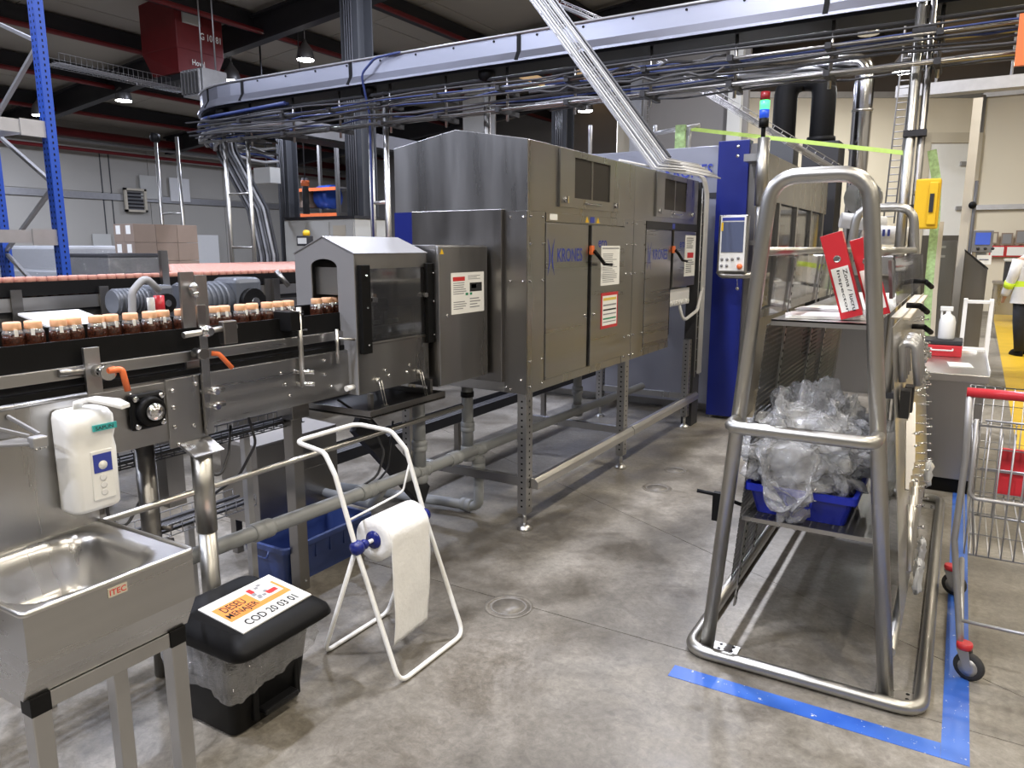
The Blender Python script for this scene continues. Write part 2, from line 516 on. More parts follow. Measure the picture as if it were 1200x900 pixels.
# ---- walls
wl = st(MB().box(XL - .2, XL, YN, YF, 0, 5.5), 'wall_left', 'wall_panel', 'beige panelled hall wall beyond the pallet rack', 'wall')
for i in range(13):
    y = YN + i * 3
    MB().box(XL, XL + .03, y + .01, y + 2.99, 3.35, 5.3).obj('panel', 'wall_panel', wl)
    MB().box(XL, XL + .03, y + .01, y + 2.99, .3, 3.10).obj('panel', 'wall_panel', wl)
MB().box(XL, XL + .10, YN, YF, 3.12, 3.32).obj('rail', 'galv', wl)
wb = st(MB().box(XL, XR, YF, YF + .2, 0, 8), 'wall_back', 'wall_grey', 'dark grey end wall of the hall', 'wall')
st(MB().box(XR, XR + .2, YN, YF, 0, 7), 'wall_right', 'wall_panel', 'beige side wall of the hall beyond the walkway', 'wall')
st(MB().box(XL, XR, YN - .2, YN, 0, 8), 'wall_front', 'wall_grey', 'dark grey end wall of the hall nearest the hand basin', 'wall')  # unseen wall, kept dark so steel facing it reflects dark
# ---- ceiling: two slopes, each a row of panels
def roof(x0, x1, name, label):
    m = MB().add([(x0, YN, ceil_z(x0) + .1), (x1, YN, ceil_z(x1) + .1), (x1, YF, ceil_z(x1) + .1), (x0, YF, ceil_z(x0) + .1)], [(0, 1, 2, 3)])
    o = st(m, name, 'ceiling_panel', label, 'ceiling')
    n = 14
    for i in range(n):
        a, b = x0 + (x1 - x0) * i / n, x0 + (x1 - x0) * (i + 1) / n
        for k in range(7):
            y0, y1 = YN + (YF - YN) * k / 7 + .012, YN + (YF - YN) * (k + 1) / 7 - .012
            a2, b2 = a + .012, b - .012
            glows = (i in (7, 9, 11, 13) and k == 6 and x0 < -1)  # far-end panels that get the warm emissive material
            z0, z1 = ceil_z(a2) + .03, ceil_z(b2) + .03
            MB().add([(a2, y0, z0), (b2, y0, z1), (b2, y1, z1), (a2, y1, z0), (a2, y0, z0 + .06), (b2, y0, z1 + .06), (b2, y1, z1 + .06), (a2, y1, z0 + .06)],
                     [(3, 2, 1, 0), (4, 5, 6, 7), (0, 1, 5, 4), (1, 2, 6, 5), (2, 3, 7, 6), (3, 0, 4, 7)]).obj('glow_panel' if glows else 'panel', 'glow_panel' if glows else 'ceiling_panel', o)
    return o
roof(XL, -.001, 'ceiling', 'sloping beige panelled hall roof above the machines')
roof(.001, XR, 'ceiling_slope', 'sloping beige panelled hall roof above the walkway')
# rafters (across) and purlins (along)
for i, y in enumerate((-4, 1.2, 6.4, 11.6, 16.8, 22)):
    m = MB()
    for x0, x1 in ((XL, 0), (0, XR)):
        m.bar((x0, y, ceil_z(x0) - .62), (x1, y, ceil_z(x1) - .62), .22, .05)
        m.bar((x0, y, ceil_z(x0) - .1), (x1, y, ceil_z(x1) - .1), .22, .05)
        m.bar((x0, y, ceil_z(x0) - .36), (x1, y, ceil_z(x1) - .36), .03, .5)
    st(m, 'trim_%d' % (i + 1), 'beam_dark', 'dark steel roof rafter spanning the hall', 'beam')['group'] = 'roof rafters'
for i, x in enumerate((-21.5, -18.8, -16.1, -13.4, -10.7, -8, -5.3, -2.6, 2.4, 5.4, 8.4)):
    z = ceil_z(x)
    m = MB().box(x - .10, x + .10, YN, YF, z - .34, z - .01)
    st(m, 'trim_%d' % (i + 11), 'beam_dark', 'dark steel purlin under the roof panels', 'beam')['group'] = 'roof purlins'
    if x < -7:
        tag(MB().tube([(x + .35, YN, z - .42), (x + .35, YF, z - .42)], .055, 8).obj('sprinkler_pipe', 'dark_red'),
            'dark red sprinkler pipe running under the roof', 'pipe', 'sprinkler pipes under the roof')
# red crane rail / pipes along the left wall
for i, (z, r) in enumerate(((5.02, .13), (4.55, .055))):
    tag(MB().tube([(XL + .5, YN, z), (XL + .5, YF, z)], r, 10).obj('wall_pipe', 'dark_red'),
        ('thick dark red main pipe high along the beige wall', 'thin dark red pipe below the thick main on the beige wall')[i], 'pipe')
tag(MB().tube([(XL + .65, YN, 4.80), (XL + .65, YF, 4.80)], .05, 8).obj('wall_conduit', 'galv'), 'pale conduit between the two red wall pipes', 'pipe')
# steel columns
def column(px, py, y, hw, top, label):
    p = PY(px, py, y)
    m = MB().box(p.x - hw, p.x + hw, y - hw, y - hw + .03, 0, top).box(p.x - hw, p.x + hw, y + hw - .03, y + hw, 0, top).box(p.x - .02, p.x + .02, y - hw, y + hw, 0, top)
    t = thing('steel_column', label, 'column', (p.x, y, 0))
    m.obj('shaft', 'column', t)
    MB().box(p.x - hw - .06, p.x + hw + .06, y - hw - .06, y + hw + .06, 0, .03).obj('base_plate', 'column', t)
    m = MB()
    for k in range(4): m.tube([(p.x - .08 + .05 * k, y - hw - .02, .3), (p.x - .08 + .05 * k, y - hw - .02, top - .3)], .014, 6)
    m.obj('conduit', 'cable', t)
column(422, 150, 10.2, .19, 6.3, 'dark steel column rising behind the grey peaked hood')
column(660, 120, 16.5, .20, 6.6, 'dark steel column rising behind the tunnel machine roof')
column(337, 200, 13.0, .17, 5.6, 'slim dark steel column beside the sloping cable drop')
column(120, 200, 14.5, .16, 4.6, 'dark steel column against the beige wall by the louvre')

# ---- cold-room walls at the far right
corner = PY(1152, 115, 22.5)
zt = corner.z
adir = V((-.857, -.515, 0))
L = 9.0
a_end = corner + adir * L
nn = V((.515, -.857, 0))
wr = MB().obox(((corner + a_end) / 2).xy.to_3d() + V((0, 0, zt / 2)), adir * L / 2, nn * .06, (0, 0, zt / 2))
wcr = st(wr, 'wall_cold_room', 'wall_cream', 'cream insulated panel wall with a white door', 'wall')
wc2 = st(MB().box(corner.x, XR, 22.5, 22.62, 0, zt + .02), 'wall_office', 'wall_cream', 'cream panel wall behind the notice boards', 'wall')
st(MB().cyl((corner.x, 22.42, 0), (corner.x, 22.42, zt + .05), .09, 10), 'trim_31', 'galv', 'grey corner post where the cream panel walls meet', 'trim')
st(MB().obox(((corner + a_end) / 2).xy.to_3d() + V((0, 0, zt + .06)), adir * L / 2, nn * .10, (0, 0, .07)), 'trim_32', 'galv', 'grey cap rail along the angled cream wall', 'trim')
st(MB().box(corner.x, XR, 22.36, 22.5, zt + .0, zt + .14), 'trim_33', 'galv', 'grey cap rail along the cream wall above the notice boards', 'trim')
zr = PY(1175, 242, 22.4).z
st(MB().box(corner.x, XR, 22.36, 22.5, zr - .07, zr + .05), 'trim_34', 'galv', 'grey bumper rail on the cream wall above the notice boards', 'trim')
# dark cold-room block seen above the second machine
def on_wall(px, py):           # ray onto the angled wall front face
    d = ray(px, py); n = nn; p0 = corner + nn * .07
    return CAM + d * ((p0 - CAM).dot(n) / d.dot(n))
dA, dB = on_wall(1088, 168), on_wall(1136, 168)
dl = (dB - dA).xy.length; du = (dB - dA).xy.to_3d().normalized()
db = V((dA.x, dA.y, 0))
d1 = tag(bpy.data.objects.new('door_1', None), 'white cold-room door with grey frame in the angled cream wall', 'door', kind='structure')
C.objects.link(d1); d1.location = db
ht = dA.z
MB().obox(db + du * dl / 2 + V((0, 0, ht / 2)) + nn * .03, du * dl / 2, nn * .03, (0, 0, ht / 2)).obj('leaf', 'white_paint', d1)
fr = MB()
for s_ in (-.12, dl + .12): fr.obox(db + du * s_ + V((0, 0, ht / 2 + .1)) + nn * .06, du * .12, nn * .07, (0, 0, ht / 2 + .1))
fr.obox(db + du * dl / 2 + V((0, 0, ht + .12)) + nn * .06, du * (dl / 2 + .24), nn * .07, (0, 0, .12))
fr.obj('door_frame', 'beige', d1)
hb = MB()
for z in (ht * .88, ht * .62, ht * .40): hb.obox(db + du * (dl - .12) + V((0, 0, z)) + nn * .09, du * .10, nn * .04, (0, 0, .05))
hb.obj('hinges', 'galv', d1)
dk = on_wall(1120, 300)
MB().obox(db + du * dl / 2 + V((0, 0, .95)) + nn * .075, du * dl * .48, nn * .012, (0, 0, .95)).obj('kick_plate', 'steel_dark', d1)

# dark grey block (roof of the store) behind the machines
p0, p1 = PY(745, 100, 17.0), PY(872, 100, 17.0)
st(MB().box(p0.x, p1.x + .1, 17, 17.15, 0, 6.2), 'wall_store', 'wall_grey', 'dark grey panel wall behind the second machine', 'wall')
for px in (748, 863):
    q = PY(px, 100, 16.9)
    st(MB().box(q.x - .14, q.x + .14, 16.8, 16.98, 0, 6.2), 'trim_%d' % (40 + px), 'pcb_white' if px > 800 else 'galv', 'pale vertical cover strip on the dark grey wall' if px > 800 else 'grey vertical cover strip on the dark grey wall', 'trim')
# ================================================================ LAMPS
def lamp(p, col, watt, label, grp, r=.24):
    t = thing('high_bay_lamp', label, 'lamp', p, grp)
    if 'P' not in lamp.__dict__: lamp.P = {}
    MB().lathe((0, 0, 0), [(.03, .42), (.05, .36), (r * .8, .22), (r, .02), (r * .96, .0)], 14).obj('housing', 'lamp_house', t, local=True)
    MB().lathe((0, 0, 0), [(1e-5, -.012), (r * .9, -.01), (r * .9, .0)], 14).obj('lens', 'lamp_lens', t, local=True)
    MB().cyl((0, 0, .4), (0, 0, ceil_z(p[0]) - p[2] + .02), .012, 6).obj('hanger', 'galv', t, local=True)
    ld = bpy.data.lights.new('lamp_light', 'AREA'); ld.shape = 'DISK'; ld.size = .36; ld.energy = watt; ld.color = col
    lo = bpy.data.objects.new('lamp_light', ld); C.objects.link(lo); lo.parent = t; lo.location = (0, 0, -.03)
def pix_in_frame(p):
    v = V(p) - CAM; d = v.dot(_fw)
    return d > 0 and abs(v.dot(_rt) / d * FPX) < 640 and v.dot(_up) / d * FPX < 500
NEARX = ((-12, COOL, .8), (-7.2, COOL, 1.1), (-2.6, (.86, .88, 1.0), 1.45), (1.6, WARM, .8), (6.2, WARM, .7))
for x, c, pw in NEARX:
    for y in (-4.6, -.3, 4.4, 9.1, 13.8):
        if pix_in_frame((x, y, ceil_z(x) - .75)): continue
        lamp((x, y, ceil_z(x) - .75), c, LAMP_W * pw, 'round high-bay lamp hanging above the machine hall', 'high-bay lamps over the line')
for px, py in ((145, 118), (47, 135), (272, 95), (363, 158), (358, 70), (686, 130), (1057, 85)):
    if px == 363 or px > 600: p = PY(px, py, 18 if px > 600 else 19)
    else: p = PC(px, py, .8)
    lamp((p.x, p.y, p.z), COOL if px < 900 else (1, 1, .95), LAMP_W * .8, 'bright round lamp hanging far down the hall', 'far lamps under the roof', .20)
# ================================================================ FLOOR MARKS
tag(MB().box(-.815, .085, 2.512, 2.595, 0, .0015).obj('floor_tape', 'tape'), 'blue floor tape strip running across in front of the tool rack', 'tape')
tag(MB().box(.086, .166, 2.512, 6.2, 0, .0015).obj('floor_tape', 'tape'), 'blue floor tape strip running under the shopping trolley', 'tape')
tag(MB().add([(.50, 6, .0012), (1.9, 6, .0012), (2.1, 22.3, .0012), (.76, 22.3, .0012)], [(0, 1, 2, 3)]).obj('walkway_paint', 'yellow_floor'),
    'yellow painted walkway on the floor beside the workbench', 'floor paint')
for i, (px, py, r) in enumerate(((770, 572, .10), (792, 551, .085), (596, 711, .11))):
    p = PZ(px, py)
    t = thing('drain_cover', ('larger round floor plug in the aisle beside the tunnel machine', 'smaller round floor plug just beyond the larger one', 'round floor plug beside the paper roll stand')[i], 'floor plug', p)
    MB().lathe(p, [(r, 0), (r, .002), (r * .85, .0022), (r * .85, .0005), (r * .62, .0005), (r * .62, .002), (1e-5, .0024)], 28).obj('cover', 'concrete', t)
    MB().tube([p + V((r * .72 * math.cos(q / 14 * math.pi), r * .72 * math.sin(q / 14 * math.pi), .001)) for q in range(28)], .003, 5, True).obj('rim', 'wall_grey', t)

# ================================================================ HAND BASIN
SX0, SX1, SY0, SY1, SZ = -2.0, -1.6, .70, 1.10, .85
t = thing('hand_basin', 'stainless steel hand basin on four legs with tall splashback', 'sink', (-1.8, .9, 0))
n = 44
m = MB(); vs = []; fs = []
for i in range(n + 1):
    for j in range(n + 1):
        x = SX0 + (SX1 - SX0) * i / n; y = SY0 + (SY1 - SY0) * j / n
        a = abs((x + 1.80) / .175); b = abs((y - .880) / .165)
        r = (a ** 4 + b ** 4) ** .25
        d = (1 if r < .70 else (0 if r > 1 else .5 + .5 * math.cos(math.pi * (r - .70) / .30)))
        vs.append((x, y, SZ - .135 * d - .006 * (1 if r < 1.02 else 0)))
for i in range(n):
    for j in range(n):
        k = i * (n + 1) + j; fs.append((k, k + n + 1, k + n + 2, k + 1))
m.add(vs, fs, True)
b_ = m.obj('bowl', 'steel', t)
MB().lathe((-1.795, .885, SZ - .1405), [(1e-5, .003), (.03, .003), (.036, .001), (.036, -.01)], 20).obj('waste', 'chrome', b_)
zv, zc = PX(231, 697, SX1).z, PX(230, 726, SX1 - .04).z
prof = [(SX1, SZ), (SX1, zv), (SX1 - .045, zc), (SX0 + .02, zc), (SX0, zv), (SX0, SZ)]
m = MB()
for k in range(len(prof) - 1):                      # skirt sheets
    a, b = prof[k], prof[k + 1]
    m.add([(a[0], SY0, a[1]), (b[0], SY0, b[1]), (b[0], SY1, b[1]), (a[0], SY1, a[1])], [(0, 1, 2, 3)])
for y in (SY0, SY1): m.add([(a, y, b) for a, b in prof], [(0, 1, 2, 3, 4, 5)])
m.obj('skirt', 'steel_h', t)
m = MB().tube(fillet([(SX0, SY1, SZ), (SX1, SY1, SZ), (SX1, SY0, SZ), (SX0, SY0, SZ)], .012), .007, 8)
m.obj('rolled_edge', 'steel_bright', t)
m = MB().box(SX0 - .012, SX0, SY0 - .15, SY1, zc, 1.205).tube([(SX0 - .004, SY0 - .15, 1.207), (SX0 - .004, SY1, 1.207)], .008, 8)
m.obj('splashback', 'steel', t)
lg = .042
for x in (SX1 - .06, SX0 + .06):
    for y in (SY1 - .032, SY0 + .032):
        l = MB().obox(((x), y, (zc - .04) / 2), (lg / 2, 0, 0), (0, lg / 2, 0), (0, 0, (zc - .04) / 2)).obj('leg', 'steel', t, bevel=.003)
        MB().box(x - lg / 2 - .001, x + lg / 2 + .001, y - lg / 2 - .001, y + lg / 2 + .001, zc - .045, zc).obj('corner_joint', 'black', t, bevel=.002)
for x in (SX1 - .06, SX0 + .06):
    MB().box(x - .018, x + .018, SY0 + .053, SY1 - .053, zc - .042, zc - .003).obj('rail', 'steel', t, bevel=.002)
for y in (SY1 - .032, SY0 + .032):
    MB().box(SX0 + .081, SX1 - .081, y - .018, y + .018, zc - .042, zc - .003).obj('rail', 'steel', t, bevel=.002)
q0, q1 = PX(127, 701, SX1), PX(149, 691, SX1); q2 = PX(127, 690, SX1)
pl = MB().box(SX1, SX1 + .002, q0.y, q1.y, q0.z, q0.z + .022).obj('nameplate', 'beige', t)
text(MB(), 'ITEC', (SX1 + .0026, q0.y + .003, q0.z + .004), (0, q1.y - q0.y - .006, 0), (0, 0, .014)).obj('lettering', 'red_ink', pl)
# spout fixed on the splashback (triangular arm with a spray head)
t = thing('basin_spout', 'grey wedge-shaped water spout on the basin splashback', 'tap', (SX0, .90, 1.10))
a0, a1 = PX(0, 497, -1.97), PX(0, 528, -1.97)
h0, h1 = PX(42, 503, -1.80), PX(60, 524, -1.80)
ce = PX(50, 513, -1.80)
ce = PX(46, 517, -1.90)
m = MB().bar((-1.998, ce.y - .10, ce.z + .055), (ce.x - .02, ce.y - .012, ce.z + .012), .008, .010).bar((-1.998, ce.y - .02, ce.z + .055), (ce.x - .02, ce.y + .012, ce.z + .012), .008, .010)
m.prism([(-1.998, ce.y - .10), (ce.x - .01, ce.y - .018), (ce.x - .01, ce.y + .018), (-1.998, ce.y)], (0, 0, ce.z - .010), (1, 0, 0), (0, 1, 0), (0, 0, .008))
m.obj('arm', 'grey_paint', t, bevel=.002)
hd = MB().box(ce.x - .022, ce.x + .008, ce.y - .018, ce.y + .018, ce.z - .016, ce.z + .012).obj('spray_head', 'galv', t, bevel=.004)
m = MB()
for i in range(3):
    for j in range(3): m.cyl((ce.x - .018 + .011 * i, ce.y - .011 + .011 * j, ce.z - .020), (ce.x - .018 + .011 * i, ce.y - .011 + .011 * j, ce.z - .015), .003, 6)
m.obj('nozzles', 'steel_bright', hd)

# ================================================================ SOAP DISPENSER
t = thing('soap_dispenser', 'white elbow-lever soap dispenser on the basin splashback', 'dispenser', (-1.998, 1.06, .88))
y0, y1, X0, X1 = .990, 1.118, -1.998, -1.905
zb, ztp = PX(100, 600, -1.93).z, PX(70, 484, -1.95).z
def rr(x0, x1, y0, y1, r, k=5):
    o = []
    for cx, cy, a in ((x1 - r, y0 + r, -90), (x1 - r, y1 - r, 0), (x0 + r, y1 - r, 90), (x0 + r, y0 + r, 180)):
        for i in range(k + 1):
            q = math.radians(a + 90 * i / k); o.append((cx + r * math.cos(q), cy + r * math.sin(q)))
    return o
def loft(mb, rings, smooth=True, caps=True):
    n = len(rings[0]); vs = [p for r in rings for p in r]; fs = []
    for i in range(len(rings) - 1):
        for j in range(n):
            j2 = (j + 1) % n; fs.append((i * n + j, i * n + j2, (i + 1) * n + j2, (i + 1) * n + j))
    mb.add(vs, fs, smooth)
    if caps:
        mb.add(rings[0], [tuple(range(n))[::-1]]); mb.add(rings[-1], [tuple(range(n))])
    return mb
H = ztp - zb
rings = []
for f, dx, ins in ((0, -.012, .008), (.02, -.004, .002), (.05, 0, 0), (.60, .004, 0), (.70, -.004, 0), (.78, .006, 0), (.93, .004, 0), (.985, -.012, .004), (1.0, -.03, .012)):
    rings.append([(x, y, zb + f * H) for x, y in rr(X0, X1 + dx, y0 + ins, y1 - ins, .024)])
body = loft(MB(), rings).obj('body', 'white_plastic', t)
# recessed window with instruction card
MB().box(X1 - .004, X1 + .0055, y0 + .046, y1 - .022, zb + .03, zb + .165).obj('window_frame', 'white_paint', body, bevel=.003)
MB().box(X1 + .0056, X1 + .007, y0 + .052, y1 - .027, zb + .105, zb + .155).obj('card', 'logo_blue', body)
m = MB().lathe((X1 + .0072, (y0 + y1) / 2 + .012, zb + .124), [(1e-5, .0003), (.012, .0003), (.012, 0)], 16, (1, 0, 0))
m.obj('card_emblem', 'white_paint', body)
m = MB()
for i in range(3): m.lathe((X1 + .0058, (y0 + y1) / 2 + .010, zb + .05 + .02 * i), [(.009, 0), (.009, .0015), (.006, .0015)], 12, (1, 0, 0))
m.obj('level_marks', 'white_part', body)
lb = MB().box(X1 + .006, X1 + .0105, y0 + .058, y1 - .006, zb + H * .80, zb + H * .86).obj('label_strip', 'teal', body)
text(MB(), 'SAPUN', (X1 + .0108, y0 + .064, zb + H * .81), (0, .048, 0), (0, 0, H * .035)).obj('lettering', 'ink', lb)
lv = [(X0 + .03, 1.05, ztp - .01), (X0 + .035, 1.055, ztp + .018), (X0 + .07, 1.072, ztp + .026), (X0 + .12, 1.10, ztp + .018), (X0 + .15, 1.113, ztp + .008)]
wd = [.016, .018, .016, .024, .016]
rings = []
for p, wv in zip(lv, wd):
    rings.append([(p[0] - .45 * wv * s1, p[1] + wv * s1, p[2] + s2 * .005) for s1, s2 in ((-1, -1), (1, -1), (1, 1), (-1, 1))])
loft(MB(), rings).obj('lever', 'white_plastic', t, bevel=.003)

# ================================================================ PEDAL BIN
t = thing('pedal_bin', 'black plastic pedal bin with a printed waste sign on its lid', 'bin', (-2.03, 1.56, 0))
def ring(x0, x1, y0, y1, z, r=.03): return [(x, y, z) for x, y in rr(x0, x1, y0, y1, r)]
B_ = loft(MB(), [ring(-2.16, -1.925, 1.425, 1.70, 0, .03), ring(-2.165, -1.915, 1.415, 1.71, .01), ring(-2.20, -1.87, 1.385, 1.74, .33)]).obj('body', 'black', t)
m = MB()
for i, ya in enumerate((1.495, 1.675)): m.box(-1.93, -1.893, ya - .012, ya + .012, .03, .19)
m.box(-1.93, -1.885, 1.495, 1.675, .165, .19)
m.obj('pedal_surround', 'black', t, bevel=.005)
MB().box(-1.93, -1.868, 1.512, 1.658, .045, .068).obj('pedal', 'black_gloss', t, bevel=.006)
# liner hanging over the rim
def resample(pts, n):
    L = [0]
    for i in range(len(pts)): L.append(L[-1] + math.dist(pts[i], pts[(i + 1) % len(pts)]))
    out = []; j = 0
    for i in range(n):
        s_ = L[-1] * i / n
        while L[j + 1] < s_: j += 1
        f_ = (s_ - L[j]) / max(L[j + 1] - L[j], 1e-9); a, b = pts[j], pts[(j + 1) % len(pts)]
        out.append((a[0] + (b[0] - a[0]) * f_, a[1] + (b[1] - a[1]) * f_))
    return out
rings = []
for k, (z, e) in enumerate(((.335, .010), (.31, .016), (.285, .020), (.262, .024), (.24, .024), (.218, .020), (.195, .014), (.178, .010))):
    rg = []
    for i, (x, y) in enumerate(resample(rr(-2.2 - e, -1.875 + e, 1.385 - e, 1.74 + e, .035, 9), 150)):
        q = (abs(noise.noise(V((x * 30, y * 30, z * 14)))) * .020 + noise.noise(V((x * 70, y * 70, z * 45))) * .006 - .006) * (1 if k else .3)
        cx, cy = x + 2.03, y - 1.56; l = math.hypot(cx, cy)
        f_ = max(0, k - 3) / 4; zz = z + f_ * (.045 * noise.noise(V((x * 9, y * 9, 3))) + .10 * (y - 1.50) * (x > -1.95))
        rg.append((x + cx / l * q, y + cy / l * q, zz))
    rings.append(rg)
loft(MB(), rings, True, False).obj('liner', 'liner', t)
lid = loft(MB(), [ring(-2.225, -1.80, 1.365, 1.755, .325, .05), ring(-2.235, -1.775, 1.355, 1.765, .345, .05), ring(-2.23, -1.785, 1.36, 1.76, .368, .05), ring(-2.205, -1.815, 1.385, 1.735, .392, .045), ring(-2.185, -1.835, 1.40, 1.72, .40, .04)]).obj('lid', 'black', t)
c = [PZ(285, 743, .402), PZ(365, 697, .402), PZ(315, 674, .402), PZ(232, 715, .402)]
def bil(u, v_, h=0): 
    p = (c[0] * (1 - u) + c[1] * u) * (1 - v_) + (c[3] * (1 - u) + c[2] * u) * v_
    return V((p.x, p.y, p.z + h))
def quad(mb, u0, u1, v0, v1, h, th=.0012):
    a = [bil(u0, v0, h), bil(u1, v0, h), bil(u1, v1, h), bil(u0, v1, h)]
    return mb.add(a + [p - V((0, 0, th)) for p in a], [(0, 1, 2, 3), (7, 6, 5, 4), (0, 4, 5, 1), (1, 5, 6, 2), (2, 6, 7, 3), (3, 7, 4, 0)])
sg = quad(MB(), 0, 1, 0, 1, .0025, .004).obj('sign', 'white_paint', lid)
quad(MB(), .06, .92, .34, .80, .003, .0004).obj('orange_field', 'orange_sticker', sg)
def btext(body, u0, u1, v0, v1, mat, h=.0036):
    o = bil(u0, v0, h)
    text(MB(), body, o, bil(u1, v0, h) - o, bil(u0, v1, h) - o).obj('lettering', mat, sg)
btext('DESEU', .13, .43, .59, .76, 'ink'); btext('MENAJER', .09, .50, .38, .55, 'ink'); btext('COD 20 03 01', .14, .86, .08, .24, 'ink')
quad(MB(), .53, .88, .46, .92, .0034, .0003).obj('picture_field', 'white_part', sg)
m = MB()
for i in range(9):
    u = .54 + random.random() * .28; v_ = .48 + random.random() * .36
    quad(m, u, u + .05, v_, v_ + .06, .0038 + i * .00001, .0002)
m.obj('pictures', 'grey_ink', sg)
m = MB(); quad(m, .70, .84, .52, .62, .0042, .0002); quad(m, .56, .62, .72, .86, .0042, .0002); m.obj('picture_red', 'red_ink', sg)

# ================================================================ BLUE CRATE UNDER CONVEYOR
def crate(name, label, x0, x1, y0, y1, z0, h, mat, wall=.008, tap=.02):
    t = thing(name, label, 'crate', ((x0 + x1) / 2, (y0 + y1) / 2, z0))
    R = lambda e, z: [(x, y, z) for x, y in rr(x0 + e, x1 - e, y0 + e, y1 - e, .025)]
    loft(MB(), [R(tap + wall, z0 + .006), R(tap, z0), R(0, z0 + h), R(wall, z0 + h), R(tap + wall, z0 + .012)], False).obj('body', mat, t)
    rim = MB()
    a = R(-.012, z0 + h - .022); b = R(-.012, z0 + h + .004); c_ = R(wall * .8, z0 + h + .004); d_ = R(wall * .8, z0 + h - .022)
    loft(rim, [d_, a, b, c_, d_], False, False).obj('rim', mat, t)
    hb = MB()
    cx = (x0 + x1) / 2
    hb.tube(fillet([(cx - .05, y0 - .012, z0 + h - .02), (cx - .045, y0 - .022, z0 + h - .055), (cx + .045, y0 - .022, z0 + h - .055), (cx + .05, y0 - .012, z0 + h - .02)], .015, 3), .005, 6)
    hb.obj('handle', mat, t)
    k = int((y1 - y0) / .09)
    for i in range(1, k): 
        y = y0 + (y1 - y0) * i / k; MB().box(x1 - .012, x1 - .001, y - .004, y + .004, z0 + h * .5, z0 + h - .02).obj('rib', mat, t)
    return t
crate('storage_crate', 'open blue plastic crate on the floor under the conveyor', -2.90, -2.60, 2.27, 2.86, 0, .20, 'blue_crate')

# ================================================================ PAPER ROLL STAND
YA, YB = 1.935, 2.35
t = thing('paper_roll_stand', 'white tubular floor stand with blue knobs holding a paper roll', 'stand', (-1.84, 2.14, 0))
kx, kz = -1.835, .50
lp = [(-1.925, YA, .77), (kx, YA, kz), (-1.645, YA, .012), (-1.645, YB, .012), (kx, YB, kz), (-1.925, YB, .77)]
up_ = [(-1.925, YB, .77), (-1.985, YB - .02, .845), (-2.15, YB - .05, .862), (-2.15, YA + .02, .862), (-1.985, YA + .01, .845), (-1.925, YA, .77)]
MB().tube(fillet(lp[:1] + [(kx, YA, kz), (-1.645, YA, .012), (-1.645, YB, .012), (kx, YB, kz)] + lp[5:] + up_[1:-1], .05, 5, True), .0095, 10, True).obj('front_frame', 'white_paint', t)
MB().tube(fillet([(kx - .01, YA + .014, kz), (-2.04, YA + .014, .011), (-2.04, YB - .014, .011), (kx - .01, YB - .014, kz)], .045), .0095, 10).obj('back_frame', 'white_paint', t)
MB().tube(fillet([(-1.905, YB - .004, .715), (-1.928, YB - .022, .595), (-1.928, YB - .06, .588), (-1.872, YA + .006, .600)], .02), .0045, 8).obj('tear_bar', 'white_paint', t)
for y, s_ in ((YA, -1), (YB, 1)):
    MB().lathe((kx, y - .012 * s_, kz), [(.014, -.02), (.026, -.01), (.030, .004), (.026, .022), (.012, .03), (1e-5, .031)], 16, (0, s_, 0)).obj('knob', 'blue_knob', t)
    MB().lathe((kx, y - s_ * .045, kz), [(.016, -.012), (.02, 0), (.016, .012)], 14, (0, s_, 0)).obj('collar', 'blue_knob', t)
MB().cyl((kx, YA, kz), (kx, YB, kz), .008, 10).obj('spindle', 'white_paint', t)
# the roll itself
t = thing('paper_roll', 'white paper towel roll with a long sheet hanging from the stand', 'paper roll', (kx, 2.16, kz))
ra, ya, yb = .085, 2.03, 2.272
m = MB().lathe((kx, ya, kz), [(.034, .004), (ra * .6, .001), (ra, 0), (ra, yb - ya), (.034, yb - ya)], 40, (0, 1, 0))
m.obj('roll', 'tissue', t)
MB().lathe((kx, ya, kz), [(.012, -.006), (.034, -.004), (.036, .01), (.034, .02), (.012, .02)], 20, (0, 1, 0)).obj('core_plug', 'blue_knob', t)
vs = []; fs = []; nu, nv = 14, 30
for i in range(nv + 1):
    s_ = i / nv
    for j in range(nu + 1):
        y = ya + .003 + (yb - ya - .006) * j / nu
        if s_ < .25:
            q = math.radians(95 - 95 * s_ / .25); x, z = kx + math.cos(q) * (ra + .0015), kz + math.sin(q) * (ra + .0015)
        else:
            k = (s_ - .25) / .75; x = kx + ra + .0015 - .012 * k + .014 * math.sin(k * 3.0 + j * .12) * k; z = kz - k * (kz - .075 + .03 * j / nu * 0)
            x += .004 * noise.noise(V((y * 20, z * 9, 1))); y += .010 * k * math.sin(k * 2.2)
        vs.append((x, y, z))
for i in range(nv):
    for j in range(nu):
        a = i * (nu + 1) + j; fs.append((a, a + 1, a + nu + 2, a + nu + 1))
sh = MB().add(vs, fs, True).obj('hanging_sheet', 'tissue', t)
so = sh.modifiers.new('thick', 'SOLIDIFY'); so.thickness = .0012
